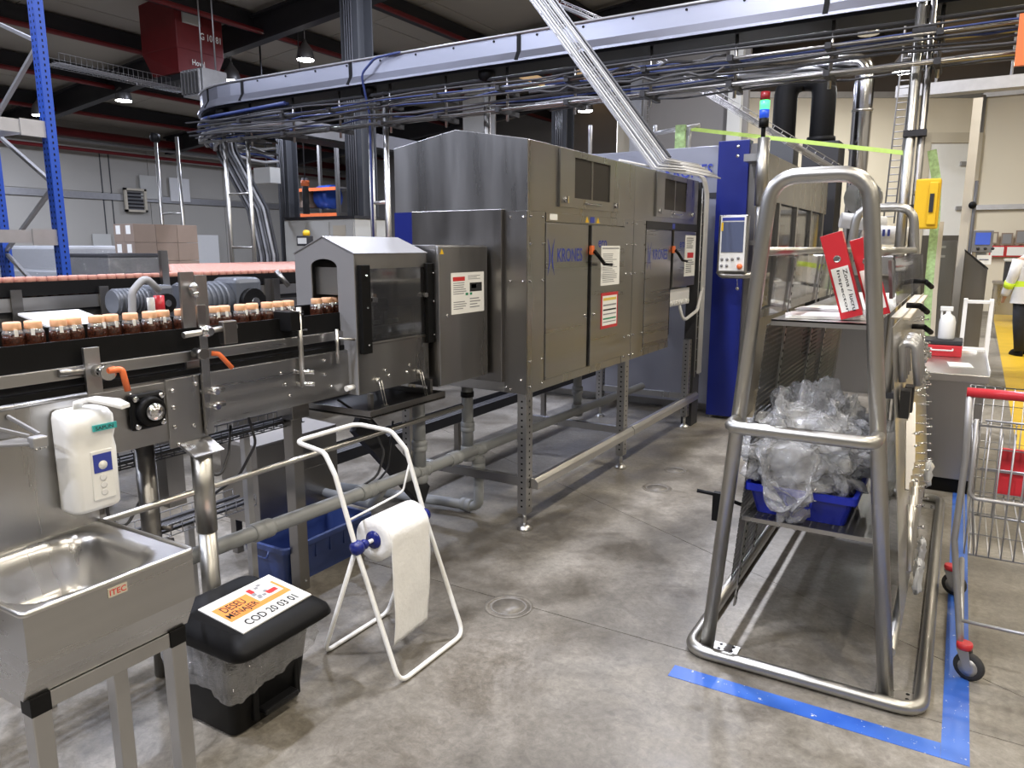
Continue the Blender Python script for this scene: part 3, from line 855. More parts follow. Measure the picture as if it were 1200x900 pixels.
# ================================================================ FRONT CONVEYOR
YC0, YC1 = .25, 2.97
t = thing('jar_conveyor', 'stainless conveyor with black side guards carrying tan-capped jars', 'conveyor', (-2.45, 1.6, 0))
MB().box(-2.375, -2.365, YC0, YC1, 1.232, 1.315).obj('side_guard', 'black', t)
MB().box(-2.535, -2.525, YC0, YC1, 1.232, 1.345).obj('side_guard', 'black', t)
MB().box(-2.365, -2.350, YC0, YC1, 1.196, 1.234).obj('guard_rail', 'steel_h', t, bevel=.002)
MB().box(-2.55, -2.535, YC0, YC1, 1.196, 1.234).obj('guard_rail', 'steel_h', t, bevel=.002)
MB().box(-2.515, -2.385, YC0, YC1, 1.170, 1.196).obj('chain_belt', 'dark', t)
MB().box(-2.53, -2.345, YC0, YC1, 1.150, 1.170).obj('wear_strip', 'black', t)
MB().box(-2.335, -2.327, 1.66, 2.46, .950, 1.150).obj('side_frame', 'steel_h', t, bevel=.001)
MB().box(-2.335, -2.325, .40, 1.56, .935, 1.142).obj('side_frame', 'steel_h', t, bevel=.001)
MB().box(-2.575, -2.567, .40, 2.46, .945, 1.150).obj('side_frame', 'steel_dark', t)
MB().box(-2.565, -2.337, .40, 2.46, 1.13, 1.15).obj('bed_plate', 'steel_dark', t)
jp = MB().box(-2.326, -2.318, 1.545, 1.70, .905, 1.150).obj('joint_plate', 'steel', t, bevel=.001)
def bolt(mb, x, y, z, r=.008, d=(1, 0, 0)): return mb.lathe((x, y, z), [(r, 0), (r, .006), (r * .7, .009), (1e-5, .009)], 8, d)
m = MB()
for y, z in ((1.565, 1.11), (1.66, 1.12), (1.69, 1.085), (1.565, 1.05), (1.565, .98), (1.64, .97), (1.575, .915), (1.625, .91), (1.68, .905)): bolt(m, -2.318, y, z)
m.obj('bolts', 'chrome', jp)
m = MB()
for y, z in ((2.06, 1.10), (2.13, 1.10), (2.30, 1.12), (2.30, 1.06), (2.10, 1.0), (2.34, 1.0), (2.08, 1.05), (1.42, 1.12)): bolt(m, -2.327, y, z, .007)
m.obj('bolts', 'chrome', t)
# pillow block bearing
p = PX(173, 481, -2.31)
bl = MB().box(-2.325, -2.300, p.y - .062, p.y + .062, p.z - .062, p.z + .062).obj('bearing_flange', 'black', t, bevel=.012)
MB().lathe((-2.30, p.y, p.z), [(.052, 0), (.048, .022), (.034, .028), (.034, .020)], 24, (1, 0, 0)).obj('bearing_hub', 'black', bl)
MB().lathe((-2.30, p.y, p.z), [(.031, .0), (.031, .030), (.026, .046), (.022, .046), (.020, .050), (1e-5, .050)], 20, (1, 0, 0)).obj('shaft_end', 'chrome', bl)
m = MB()
for a in (-1, 1):
    for b in (-1, 1): bolt(m, -2.30, p.y + a * .046, p.z + b * .046, .011)
m.obj('bolts', 'chrome', bl)
# support feet
pq = PX(238, 560, -2.285)
ps = thing('conveyor_post', 'round steel support post bolted below the conveyor joint plate', 'post', (-2.285, pq.y, 0))
MB().cyl((-2.285, pq.y, .58), (-2.285, pq.y, .875), .037, 20).obj('sleeve', 'steel_tube', ps)
MB().cyl((-2.285, pq.y, 0), (-2.285, pq.y, .58), .033, 20).obj('tube', 'steel_tube', ps)
MB().prism([(-2.318, .915), (-2.314, .918), (-2.235, .880), (-2.238, .874), (-2.318, .905)], (0, pq.y - .062, 0), (1, 0, 0), (0, 0, 1), (0, .124, 0)).obj('mounting_plate', 'steel', ps)
pq = PX(172, 560, -2.47)
ps = thing('conveyor_post', 'dark round steel post under the middle of the conveyor', 'post', (-2.47, pq.y, 0))
MB().cyl((-2.47, pq.y, 0), (-2.47, pq.y, .95), .034, 18).obj('tube', 'steel_dark', ps)
MB().box(-2.52, -2.42, pq.y - .05, pq.y + .05, .945, .96).obj('head_plate', 'steel_dark', ps)
m = MB()
for z in (.53, .58): m.cyl((-2.45, pq.y + .03, z), (-2.42, pq.y + .05, z), .010, 8)
m.obj('clamp_screws', 'steel_dark', ps)
pq = PX(346, 560, -2.56)
ps = thing('conveyor_post', 'square steel post standing in front of the blue crate', 'post', (-2.56, pq.y, 0))
MB().box(-2.59, -2.53, pq.y - .03, pq.y + .03, 0, .85).obj('tube', 'steel_dark', ps, bevel=.003)
MB().box(-2.60, -2.50, pq.y - .05, pq.y + .05, .84, .95).obj('head_bracket', 'steel_dark', ps, bevel=.002)
bolt(MB(), -2.53, pq.y, .05).obj('bolt', 'chrome', ps)
# upright bars with clamps
def upr(px, x, z0, z1, w, label, d=.012):
    y = PX(px, 430, x).y
    o = MB().box(x - d / 2, x + d / 2, y - w / 2, y + w / 2, z0, z1).obj('upright_bar', 'steel', t, bevel=.001)
    return y, o
y, o = upr(108, -2.335, 1.13, 1.29, .050, '')
k = MB().cyl((-2.33, y + .01, 1.215), (-2.27, y + .01, 1.215), .020, 14).cyl((-2.27, y + .01, 1.215), (-2.262, y + .01, 1.215), .026, 14).obj('clamp_screw', 'chrome', o)
MB().cyl((-2.345, y - .1, 1.22), (-2.345, y + .02, 1.215), .013, 10).obj('clamp_rod', 'steel_dark', o)
MB().tube(fillet([(-2.262, y + .01, 1.22), (-2.25, y + .045, 1.222), (-2.245, y + .055, 1.15)], .012), .010, 10).obj('lever', 'orange', o)
y1, o1 = upr(226, -2.375, 1.0, 1.515, .056, '')
y2, o2 = upr(240, -2.305, .93, 1.40, .034, '')
upr(242, -2.42, 1.14, 1.50, .05, '')
zr = PX(240, 388, -2.29).z
m = MB().cyl((-2.285, y2 - .09, zr - .006), (-2.285, y2 + .13, zr + .006), .011, 12)
m.obj('cross_rod', 'steel_bright', o2)
m = MB().lathe((-2.285, y2, zr), [(.016, -.022), (.022, -.01), (.022, .01), (.016, .022)], 12, (0, 1, 0)).cyl((-2.30, y2, zr), (-2.255, y2, zr), .014, 10)
m.obj('rod_clamp', 'chrome', o2)
for z in (1.085, 1.03): MB().cyl((-2.31, y2, z), (-2.31, y2 + .075, z), .012, 10).cyl((-2.31, y2 + .02, z), (-2.27, y2 + .02, z), .011, 8).obj('frame_clamp', 'chrome', o2)
MB().ball((-2.35, y2 + .01, 1.46), .018).ball((-2.35, y2 + .018, 1.435), .014).obj('swivel', 'chrome', o1)
MB().cyl((-2.34, y1 - .01, 1.225), (-2.29, y1 - .01, 1.225), .020, 12).obj('clamp_screw', 'steel_dark', o1)
MB().tube(fillet([(-2.29, y2 + .02, 1.225), (-2.275, y2 + .04, 1.222), (-2.265, y2 + .085, 1.165)], .012), .009, 10).obj('lever', 'orange', o1)
MB().box(-2.30, -2.27, y2 + .065, y2 + .125, zr - .055, zr + .03).obj('sensor', 'steel_dark', o2, bevel=.004)
y3 = PX(352, 400, -2.31).y
rd = MB().cyl((-2.31, y3, 1.03), (-2.31, y3, 1.36), .011, 12).obj('sensor_rod', 'steel_bright', t)
m = MB().box(-2.40, -2.30, y3 - .055, y3 + .02, 1.265, 1.345); m.obj('sensor_bracket', 'black', rd, bevel=.004)
for z in (1.09, 1.04): MB().cyl((-2.33, y3 - .01, z), (-2.27, y3 + .03, z), .010, 8).obj('clamp', 'chrome', rd)
MB().tube([(-2.31, y3 - .05, 1.355), (-2.30, y3 + .01, 1.33)], .004, 6).obj('wire_clip', 'chrome', rd)
MB().tube([(-2.31, y3 - .05, 1.27), (-2.30, y3 + .03, 1.265)], .004, 6).obj('wire_clip', 'chrome', rd)
y4 = PX(395, 400, -2.31).y
MB().cyl((-2.31, y4, 1.10), (-2.31, y4, 1.25), .008, 10).cyl((-2.31, y4, 1.21), (-2.27, y4 + .07, 1.20), .006, 8).obj('stop_rod', 'steel_bright', t)
# thin safety rail + wire tray below
zr = PX(300, 553, -2.30).z
tag(MB().tube([(-2.30, .6, zr - .005), (-2.30, 2.75, zr), (-2.30, 3.3, zr + .0)], .012, 10).obj('lower_rail', 'steel_tube'), 'thin steel tube rail running below the jar conveyor', 'rail')
def wire_tray(name, label, x, y0, y1, z, w, h, mat='galv', pitch=.055, r=.0028, solid=False):
    m = MB()
    for dx, dz in ((-w / 2, h), (-w / 2, 0), (-w / 6, 0), (w / 6, 0), (w / 2, 0), (w / 2, h)): m.tube([(x + dx, y0, z + dz), (x + dx, y1, z + dz)], r, 5)
    y = y0
    while y < y1:
        m.tube([(x - w / 2, y, z + h), (x - w / 2, y, z), (x + w / 2, y, z), (x + w / 2, y, z + h)], r, 4); y += pitch
    t = thing(name, label, 'cable tray', (x, (y0 + y1) / 2, z))
    m.obj('wire_basket', mat, t)
    m = MB()
    for k in range(6):
        xx = x - w / 2 + w * (k + .5) / 6
        m.tube([(xx + .008 * math.sin(k * 7 + i), y0 + (y1 - y0) * i / 6, z + .016 + .008 * (k % 2)) for i in range(7)], .007, 6)
    m.obj('cables', 'cable', t)
    for yy in (y0 + .3, y1 - .3):
        MB().bar((x, yy, 0), (x, yy, z - .002), .03, .03).obj('foot', 'galv', t)
    return t
wire_tray('wire_tray', 'wire mesh cable tray low beside the conveyor posts', -2.80, .9, 2.22, .42, .16, .05)
wire_tray('wire_tray', 'dark wire cable tray slung under the conveyor frame', -2.62, .9, 2.4, .80, .10, .05, 'cable')
t = thing('cable_channel', 'long dark cable channel on short feet behind the tunnel machine legs', 'cable tray', (-3.25, 5, .3))
MB().box(-3.35, -3.15, 2.95, 6.95, .30, .305).box(-3.155, -3.15, 2.95, 6.95, .305, .37).box(-3.35, -3.345, 2.95, 6.95, .305, .37).obj('channel', 'dark', t)
m = MB()
for k in range(5): m.tube([(-3.32 + .035 * k + .006 * math.sin(i * 2 + k), 2.95 + 4 * i / 8, .325) for i in range(9)], .013, 6)
m.obj('cables', 'cable', t)
for y in (3.2, 4.6, 6.0): MB().box(-3.27, -3.23, y - .02, y + .02, 0, .30).obj('foot', 'steel_dark', t)
# loose cables hanging below
for i, (pts, mt) in enumerate((
        ([(-2.45, 1.70, .93), (-2.42, 1.74, .76), (-2.40, 1.80, .72), (-2.42, 1.86, .80), (-2.45, 1.9, .9)], 'cable'),
        ([(-2.50, 1.42, .9), (-2.50, 1.40, .66), (-2.50, 1.46, .60), (-2.50, 1.55, .72)], 'cable'),
        ([(-2.45, 1.98, .95), (-2.45, 2.02, .80), (-2.52, 1.98, .66), (-2.6, 1.9, .58)], 'cable'),
        ([(-2.45, 2.50, .9), (-2.35, 2.62, .78), (-2.33, 2.68, .62), (-2.36, 2.66, .50), (-2.45, 2.55, .42)], 'cable'),
        ([(-2.50, 2.95, .7), (-2.5, 2.9, .45), (-2.55, 2.75, .32), (-2.7, 2.5, .30)], 'cable'),
        ([(-2.05, .98, .62), (-1.98, 1.12, .42), (-2.0, 1.28, .40), (-2.1, 1.38, .45)], 'cable'))):
    tag(MB().tube(fillet(pts, .08, 4), .006, 6).obj('loose_cable', mt), ('black cable loop hanging by the joint plate post', 'black cable hanging beside the dark round post', 'thin cable hanging below the conveyor side frame',
        'thick black hose curving down beneath the peaked hood tray', 'thin black cable sagging below the steel cabinet', 'black cable sagging behind the basin legs')[i], 'cable')

# ================================================================ JARS
def make_jar():
    r = thing('coffee_jar', 'tan-capped glass jar of dark coffee on the front conveyor', 'jar', (0, 0, 0), 'jars on the front conveyor')
    MB().lathe((0, 0, 0), [(.024, 0), (.029, .004), (.030, .03), (.030, .130), (.0285, .146)], 16).obj('contents', 'coffee', r, local=True)
    MB().lathe((0, 0, 0), [(.0288, .1462), (.027, .152), (.0225, .160), (.0225, .168)], 16).obj('shoulder', 'jar_glass', r, local=True)
    MB().lathe((0, 0, 0), [(.0235, .158), (.0245, .160), (.0245, .178), (.0225, .182), (1e-5, .182)], 20).obj('cap', 'tan_cap', r, local=True)
    MB().box(.0245, .0295, -.005, .005, .140, .160).obj('seal_tab', 'white_plastic', r, local=True)
    return r
jar0 = make_jar()
pxs = [13, 37, 67, 86, 113, 130, 152, 175, 191, 212, 250, 262, 281, 296, 313, 326, 370, 383, 394]
first = True
for px in pxs:
    p = PX(px, 378 - px * .06, -2.45)
    o = jar0 if first else copy_tree(jar0)
    first = False
    o.location = (-2.45 + random.uniform(-.006, .006), p.y, 1.196); o.rotation_euler = (0, 0, random.uniform(-.6, .6))
y = PX(338, 360, -2.45).y
for k, yy in enumerate((y, .98, 1.06, 2.52, 2.60, 2.68, 2.76)):
    o = copy_tree(jar0); o.location = (-2.45, yy, 1.196); o.rotation_euler = (0, 0, random.uniform(-.6, .6))

# ================================================================ PEAKED HOOD
HX0, HX1, HY0, HY1 = -2.63, -2.27, 2.45, 2.97
ze, za, zb, hx = 1.578, 1.646, .947, -2.45
t = thing('peaked_hood', 'grey steel hood with peaked roof and window over the conveyor', 'machine hood', (-2.45, 2.7, .9))
arch = [(-2.53, zb + .0)] + [(-2.53, 1.515)] + [(-2.45 - .08 * math.cos(math.pi * i / 10), 1.515 + .035 * math.sin(math.pi * i / 10)) for i in range(1, 10)] + [(-2.37, 1.515), (-2.37, zb)]
outer = [(HX0, zb)] + arch + [(HX1, zb), (HX1, ze), (hx, za), (HX0, ze)]
MB().plate(outer, [], (0, HY0, 0), (1, 0, 0), (0, 0, 1), (0, -1, 0), .006).obj('gable_panel', 'grey_paint', t)
MB().plate([(HX0, zb), (HX1, zb), (HX1, ze), (hx, za), (HX0, ze)], [], (0, HY1, 0), (1, 0, 0), (0, 0, 1), (0, 1, 0), .004).obj('end_panel', 'steel_dark', t)
m = MB().add([(HX0 - .006, HY0 - .004, ze - .003), (hx, HY0 - .004, za + .004), (HX1 + .006, HY0 - .004, ze - .003), (HX0 - .006, HY1, ze - .003), (hx, HY1, za + .004), (HX1 + .006, HY1, ze - .003)], [(0, 1, 4, 3), (1, 2, 5, 4)])
ro = m.obj('roof', 'grey_paint', t); so = ro.modifiers.new('thick', 'SOLIDIFY'); so.thickness = .004
MB().box(HX0, HX0 + .004, HY0 + .007, HY1 - .005, zb, ze - .004).obj('rear_panel', 'steel_dark', t)
wy0, wy1 = PX(432, 330, HX1).y, PX(498, 330, HX1).y
wz0, wz1 = PX(432, 402, HX1).z, PX(432, 315, HX1).z
MB().plate([(HY0 + .007, zb), (HY1 - .005, zb), (HY1 - .005, ze - .004), (HY0 + .007, ze - .004)], [[(wy0, wz0), (wy1, wz0), (wy1, wz1), (wy0, wz1)]], (HX1, 0, 0), (0, 1, 0), (0, 0, 1), (1, 0, 0), .005).obj('front_panel', 'steel', t)
MB().box(HX1 - .004, HX1 - .001, wy0 - .0, wy1 + .0, wz0, wz1).obj('window_pane', 'pane_smoke', t)
for a, b in ((PX(419, 330, HX1).y, PX(430, 330, HX1).y), (PX(497, 330, HX1).y, PX(508, 330, HX1).y)):
    o = MB().box(HX1, HX1 + .022, a, b, wz0 - .045, wz1 + .018).obj('edge_profile', 'black', t, bevel=.003)
    m = MB()
    for z in (wz1 - .03, wz1 - .17, wz0 - .005): bolt(m, HX1 + .022, (a + b) / 2, z, .005)
    m.obj('screws', 'chrome', o)
MB().box(HX1 - .001, HX1 + .004, wy0 - .01, wy1 + .008, wz0 - .012, wz0 - .004).obj('hinge_strip', 'steel_dark', t)
for a in (wy0 + .018, wy1 - .012):
    k = MB().cyl((HX1, a, 1.37), (HX1 + .018, a, 1.37), .012, 12).box(HX1 + .014, HX1 + .022, a - .02, a + .015, 1.362, 1.378).obj('latch', 'chrome', t)
m = MB()
for px, py in ((451, 434), (455, 440), (479, 428), (476, 436)): q = PX(px, py, HX1); bolt(m, HX1, q.y, q.z, .008)
m.obj('bolts', 'chrome', t)
for px, py, pb in ((443, 446, 476), (491, 436, 466)):
    q = PX(px, py, HX1 + .01); e = PX(px + 8, pb, HX1 + .02)
    m = MB().cyl((HX1, q.y, q.z), (HX1 + .02, q.y, q.z), .013, 10)
    m.tube([(HX1 + .02, q.y - .005, q.z), (HX1 + .03, e.y - .012, e.z)], .0025, 5).tube([(HX1 + .02, q.y + .012, q.z), (HX1 + .03, e.y + .005, e.z)], .0025, 5)
    m.box(HX1 + .01, HX1 + .035, e.y - .015, e.y + .01, e.z - .02, e.z + .008)
    m.obj('toggle_clip', 'steel_bright', t)
q = PX(408, 455, HX1 - .03)
MB().cyl((HX1 - .03, HY0, q.z), (HX1 - .03, HY0 - .045, q.z), .013, 12).obj('grip_knob', 'white_plastic', t)
MB().box(-2.535, -2.365, HY0 + .03, HY0 + .034, 1.390, 1.512).obj('inner_flap', 'steel_bright', t)
# camera gear seen through the pane
m = MB().cyl((-2.36, 2.66, 1.10), (-2.36, 2.66, 1.44), .007, 8).tube(fillet([(-2.36, 2.66, 1.42), (-2.38, 2.60, 1.46), (-2.42, 2.54, 1.40)], .02), .004, 6)
m.box(-2.37, -2.35, 2.645, 2.675, 1.33, 1.37).box(-2.40, -2.36, 2.55, 2.85, 1.24, 1.26).box(-2.40, -2.36, 2.72, 2.77, 1.05, 1.3)
m.obj('sensor_gear', 'steel', t)
# drip tray below
tz = PX(430, 485, -2.22).z
tr = thing('drip_tray', 'dark drip tray with steel rim below the peaked hood', 'tray', (-2.45, 2.72, .85))
x0, x1, y0, y1 = -2.66, -2.20, PX(430, 485, -2.22).y, PX(518, 468, -2.22).y
MB().box(x0, x1, y0, y1, tz - .02, tz - .014).obj('base', 'black_gloss', tr)
m = MB()
for a in ((x0, x1, y0, y0 + .008), (x0, x1, y1 - .008, y1), (x0, x0 + .008, y0 + .008, y1 - .008), (x1 - .008, x1, y0 + .008, y1 - .008)): m.box(*a, tz - .024, tz + .012)
m.obj('rim', 'steel_dark', tr)
for yy in (y0 + .06, y1 - .06):
    for xx in (x0 + .05, x1 - .05): MB().box(xx - .01, xx + .01, yy - .01, yy + .01, tz, zb).obj('hanger', 'steel_dark', tr)
qa, qb = PX(418, 492, -2.55), PX(497, 582, -2.55)
MB().bar(qa, qb, .14, .035, (1, 0, .3)).obj('drain_chute', 'dark', tr)

# stainless box on the floor behind the square post
q = PX(300, 527, -2.78)
t = thing('floor_cabinet', 'small stainless service box behind the square conveyor post', 'cabinet', (-3.08, 2.7, 0))
MB().box(-3.22, -2.94, 2.42, 2.98, .20, .61).obj('body', 'steel_dark', t, bevel=.003)
MB().prism([(-3.22, .61), (-2.94, .61), (-2.94, .622), (-3.22, .635)], (0, 2.42, 0), (1, 0, 0), (0, 0, 1), (0, .56, 0)).obj('top_plate', 'wall_grey', t)
MB().box(-2.942, -2.937, 2.66, 2.94, .23, .42).obj('door', 'steel_dark', t)
for y in (2.46, 2.94):
    for x in (-3.18, -2.98): MB().box(x - .02, x + .02, y - .02, y + .02, 0, .20).obj('leg', 'steel_dark', t)

# ================================================================ STEEL CABINET WITH NOTICE
CX1 = -2.215
t = thing('steel_cabinet', 'stainless cabinet with a pinned white notice beside the peaked hood', 'cabinet', (-2.4, 3.2, .88))
y0, y1 = PX(514, 370, CX1).y, 3.44
z0, z1 = PX(514, 455, CX1).z, PX(514, 287, CX1).z
MB().box(-2.68, CX1 - .02, y0 + .012, y1, z0, z1).obj('body', 'steel_dark', t, bevel=.002)
dr = MB().box(CX1 - .018, CX1, y0 + .008, y1 - .004, z0 + .006, z1 - .006).obj('door', 'steel', t, bevel=.003)
q0, q1 = PX(529, 369, CX1), PX(567, 365, CX1); qt = PX(529, 320, CX1)
nt = MB().box(CX1, CX1 + .0015, q0.y, q1.y, q0.z, qt.z).obj('notice', 'paper', dr)
def dec(parent, x, ya, yb, za_, zb_, items):
    """small printed fields on a sheet: (u0,u1,v0,v1,material)"""
    by = {}
    for u0, u1, v0, v1, mt in items: by.setdefault(mt, []).append((u0, u1, v0, v1))
    for mt, rs in by.items():
        m = MB()
        for u0, u1, v0, v1 in rs: m.box(x, x + .0008, ya + (yb - ya) * u0, ya + (yb - ya) * u1, za_ + (zb_ - za_) * v0, za_ + (zb_ - za_) * v1)
        m.obj('print', mt, parent)
def lines(u0, u1, v0, v1, n, mt='grey_ink', th=.35):
    return [(u0, u0 + (u1 - u0) * random.uniform(.6, 1), v1 - (v1 - v0) * (i + th) / n, v1 - (v1 - v0) * i / n, mt) for i in range(n)]
dec(nt, CX1 + .0015, q0.y, q1.y, q0.z, qt.z, [(.05, .40, .80, .90, 'red_ink'), (.55, .93, .52, .74, 'ink'), (.6, .75, .60, .70, 'yellow_ink'), (.42, .5, .44, .5, 'green_ink'), (.55, .62, .44, .5, 'green_ink')] + lines(.06, .45, .45, .76, 6) + lines(.5, .93, .8, .92, 3) + lines(.06, .45, .08, .3, 4) + lines(.55, .93, .08, .36, 4))
m = MB(); bolt(m, CX1, y0 + .07, 1.26, .009); m.obj('lock', 'chrome', dr)
MB().prism([(0, 0), (.03, 0), (.015, .026)], (CX1 + .0005, y0 + .02, z1 - .045), (0, 1, 0), (0, 0, 1), (.001, 0, 0)).obj('warning_sticker', 'yellow', dr)
# ================================================================ TUNNEL MACHINE
MX = -2.0
t = thing('tunnel_machine', 'large stainless tunnel machine on legs with blue lettered doors', 'machine', (-2.45, 5.0, 0))
R2 = lambda px, py: PX(px, py, MX)
MB().box(-2.9, MX - .02, 3.5, 5.0, .80, 1.79).obj('lower_housing', 'steel', t)
MB().box(-2.9, MX - .02, 5.0, 5.82, .80, 1.79).box(-2.9, MX - .02, 5.82, 6.45, 1.28, 1.79).obj('lower_housing', 'steel', t)
hoodp = [(-2.9, 1.79), (MX, 1.79), (MX, 2.158), (-2.46, 2.237), (-2.9, 2.165)]
for a, b in ((3.5, 4.997), (5.003, 6.45)):
    MB().prism(hoodp, (0, a, 0), (1, 0, 0), (0, 0, 1), (0, b - a, 0)).obj('upper_hood', 'steel', t, bevel=.003)
# end face sheets
MB().box(-2.75, -2.14, 3.462, 3.499, .86, 1.803).obj('end_cover', 'steel_dark', t, bevel=.004)
MB().box(-2.895, -2.76, 3.485, 3.499, 1.60, 1.80).obj('blue_panel', 'blue', t)
MB().box(-2.14, MX, 3.49, 3.4995, .80, 1.79).obj('end_strip', 'steel_dark', t)
m = MB()
for x, z in ((-2.02, 1.76), (-2.10, 1.76), (-2.02, 1.42), (-2.10, 1.42), (-2.03, .88), (-2.13, .83), (-2.10, .82)): bolt(m, x, 3.49, z, .007, (0, -1, 0))
m.obj('bolts', 'chrome', t)
# front sheets: posts, header, sill, doors
for a, b, z0_ in ((3.50, 3.695, .80), (4.835, 4.995, .80), (5.005, 5.235, .80)):
    o = MB().box(MX - .02, MX, a, b, z0_, 1.79).obj('corner_sheet', 'steel', t, bevel=.002)
    m = MB()
    for z in (1.765, 1.62, 1.42, .98, .84):
        for y in (a + .03, b - .03): bolt(m, MX, y, z, .007)
    m.obj('bolts', 'chrome', o)
MB().box(MX - .02, MX + .004, 3.70, 4.83, 1.742, 1.79).obj('header', 'steel', t)
MB().box(MX - .02, MX + .004, 5.24, 6.45, 1.735, 1.79).obj('header', 'dark', t)
MB().box(MX - .02, MX - .004, 3.70, 4.83, .80, .848).obj('sill', 'steel', t)
MB().box(MX - .02, MX - .004, 5.24, 5.82, .80, .848).obj('sill', 'steel', t)
def door(a, b, z0_, z1_):
    return MB().box(MX - .016, MX + .006, a, b, z0_, z1_).obj('door', 'steel_h', t, bevel=.003)
D1, D2, D3, D4 = door(3.70, 4.245, .852, 1.735), door(4.30, 4.825, .852, 1.735), door(5.24, 5.785, .852, 1.73), door(5.85, 6.42, 1.28, 1.73)
for a, b, z0_ in ((4.245, 4.30, .852), (5.785, 5.85, .9)): MB().box(MX - .016, MX - .010, a + .002, b - .002, z0_, 1.735).obj('door_gap', 'black', t)
def logo(parent, x, ya, yb, z, h):
    m = MB(); text(m, 'KRONES', (x, ya, z), (0, yb - ya, 0), (0, 0, h)); m.obj('lettering', 'logo_blue', parent)
    s = (yb - ya) / .40
    m = MB()
    for dx, c1 in ((-.145, .032), (-.045, -.032)):
        L_ = [(ya + dx * s + c1 * s * math.sin(math.pi * k / 8), z - .09 * s + .25 * s * k / 8, .003 + .014 * s * math.sin(math.pi * k / 8)) for k in range(9)]
        vs = [(x, p_[0] - p_[2] / 2, p_[1]) for p_ in L_] + [(x, p_[0] + p_[2] / 2, p_[1]) for p_ in L_]
        m.add(vs, [(k, k + 9, k + 10, k + 1) for k in range(8)])
    m.obj('emblem', 'logo_blue', parent)
q0, q1 = R2(652, 307), R2(681, 305)
logo(D1, MX + .0068, q0.y, q1.y, q0.z, .078)
q0, q1 = R2(764, 303), R2(781, 302)
logo(D3, MX + .0068, q0.y, q1.y, q0.z - .01, .078)
for D, y, tx in ((D2, 4.345, 'ZERO'), (D4, 5.94, 'ZERO')):
    text(MB(), 'ero', (MX + .0068, y + .05, 1.60), (0, .13, 0), (0, 0, .045)).obj('lettering', 'logo_blue', D)
# door furniture
for D, y in ((D2, 4.28), (D4, 5.82)):
    hd = MB().box(MX + .004, MX + .025, y - .02, y + .02, 1.555, 1.612).obj('handle_base', 'orange', D, bevel=.004)
    MB().tube(fillet([(MX + .03, y, 1.58), (MX + .05, y + .02, 1.55), (MX + .06, y + .09, 1.50)], .02), .012, 8).cyl((MX + .06, y + .09, 1.497), (MX + .06, y + .21, 1.49), .009, 8).obj('handle', 'black', hd)
m = MB()
for y, z in ((4.21, 1.18), (4.34, 1.18)): bolt(m, MX + .006, y, z, .010)
m.obj('locks', 'chrome', D1)
# papers
q0, q1 = R2(702.5, 335), R2(724, 332)
pp = MB().box(MX + .006, MX + .009, q0.y, q1.y, q0.z, q0.z + .255).obj('paper_pocket', 'paper', D2)
dec(pp, MX + .009, q0.y, q1.y, q0.z, q0.z + .255, lines(.08, .9, .05, .8, 16) + [(.05, .95, .92, .95, 'grey_ink')])
q0, q1 = R2(702.5, 386), R2(722, 379)
pf = MB().box(MX + .006, MX + .0085, q0.y, q1.y, q0.z, q0.z + .235).obj('red_frame', 'red_plastic', D2)
py_ = MB().box(MX + .0085, MX + .0095, q0.y + .02, q1.y - .02, q0.z + .02, q0.z + .215).obj('sheet', 'paper', pf)
dec(pf, MX + .0096, q0.y + .02, q1.y - .02, q0.z + .02, q0.z + .215, [(.05, .95, .84, .93, 'yellow_ink'), (.05, .95, .66, .71, 'grey_ink'), (.05, .95, .50, .55, 'ink'), (.05, .95, .36, .40, 'grey_ink'), (.05, .95, .20, .25, 'green_ink'), (.05, .95, .1, .13, 'grey_ink')])
q0, q1 = R2(800, 339), R2(812, 334)
pf = MB().box(MX + .006, MX + .009, q0.y, q1.y, 1.36, 1.70).obj('paper', 'paper', D4)
dec(pf, MX + .0091, q0.y, q1.y, 1.36, 1.70, [(.2, .8, .45, .58, 'red_ink')] + lines(.1, .9, .06, .4, 7, 'ink') + lines(.1, .9, .66, .94, 6, 'ink'))
MB().box(MX + .004, MX + .006, 3.74, 3.83, 1.752, 1.785).obj('sticker', 'paper', t)
m = MB()
for y in (4.20, 4.36): m.prism([(0, 0), (.05, 0), (.025, .035)], (MX + .0045, y, 1.75), (0, 1, 0), (0, 0, 1), (.001, 0, 0))
m.obj('warning_stickers', 'yellow', t)
m = MB().box(MX + .0045, MX + .0055, 4.27, 4.33, 1.75, 1.785); m.box(MX + .0045, MX + .0055, 5.80, 5.86, 1.745, 1.785); m.obj('blue_sticker', 'logo_blue', t)
# hatches in the upper hood
for a, b, wa, wb_ in ((3.845, 4.69, 4.03, 4.54), (5.40, 6.29, 5.57, 6.09)):
    h = MB().plate([(a, 1.828), (b, 1.828), (b, 2.148), (a, 2.148)], [[(wa, 1.885), (wb_, 1.885), (wb_, 2.115), (wa, 2.115)]], (MX + .014, 0, 0), (0, 1, 0), (0, 0, 1), (1, 0, 0), .013).obj('hatch', 'steel', t)
    MB().box(MX + .001, MX + .004, wa, wb_, 1.885, 2.115).obj('mesh_panel', 'mesh_dark', h)
    MB().box(MX + .004, MX + .007, (wa + wb_) / 2 - .012, (wa + wb_) / 2 + .012, 1.885, 2.115).obj('mullion', 'steel_dark', h)
    yc = (a + b) / 2 + .02
    MB().tube(fillet([(MX + .014, yc - .10, 1.862), (MX + .03, yc - .09, 1.858), (MX + .03, yc + .09, 1.858), (MX + .014, yc + .10, 1.862)], .01), .006, 6).obj('handle', 'chrome', h)
    for y in (a + .06, b - .05): MB().cyl((MX + .014, y, 1.868), (MX + .03, y, 1.868), .016, 10).box(MX + .028, MX + .036, y - .006, y + .006, 1.848, 1.888).obj('turn_lock', 'chrome', h)
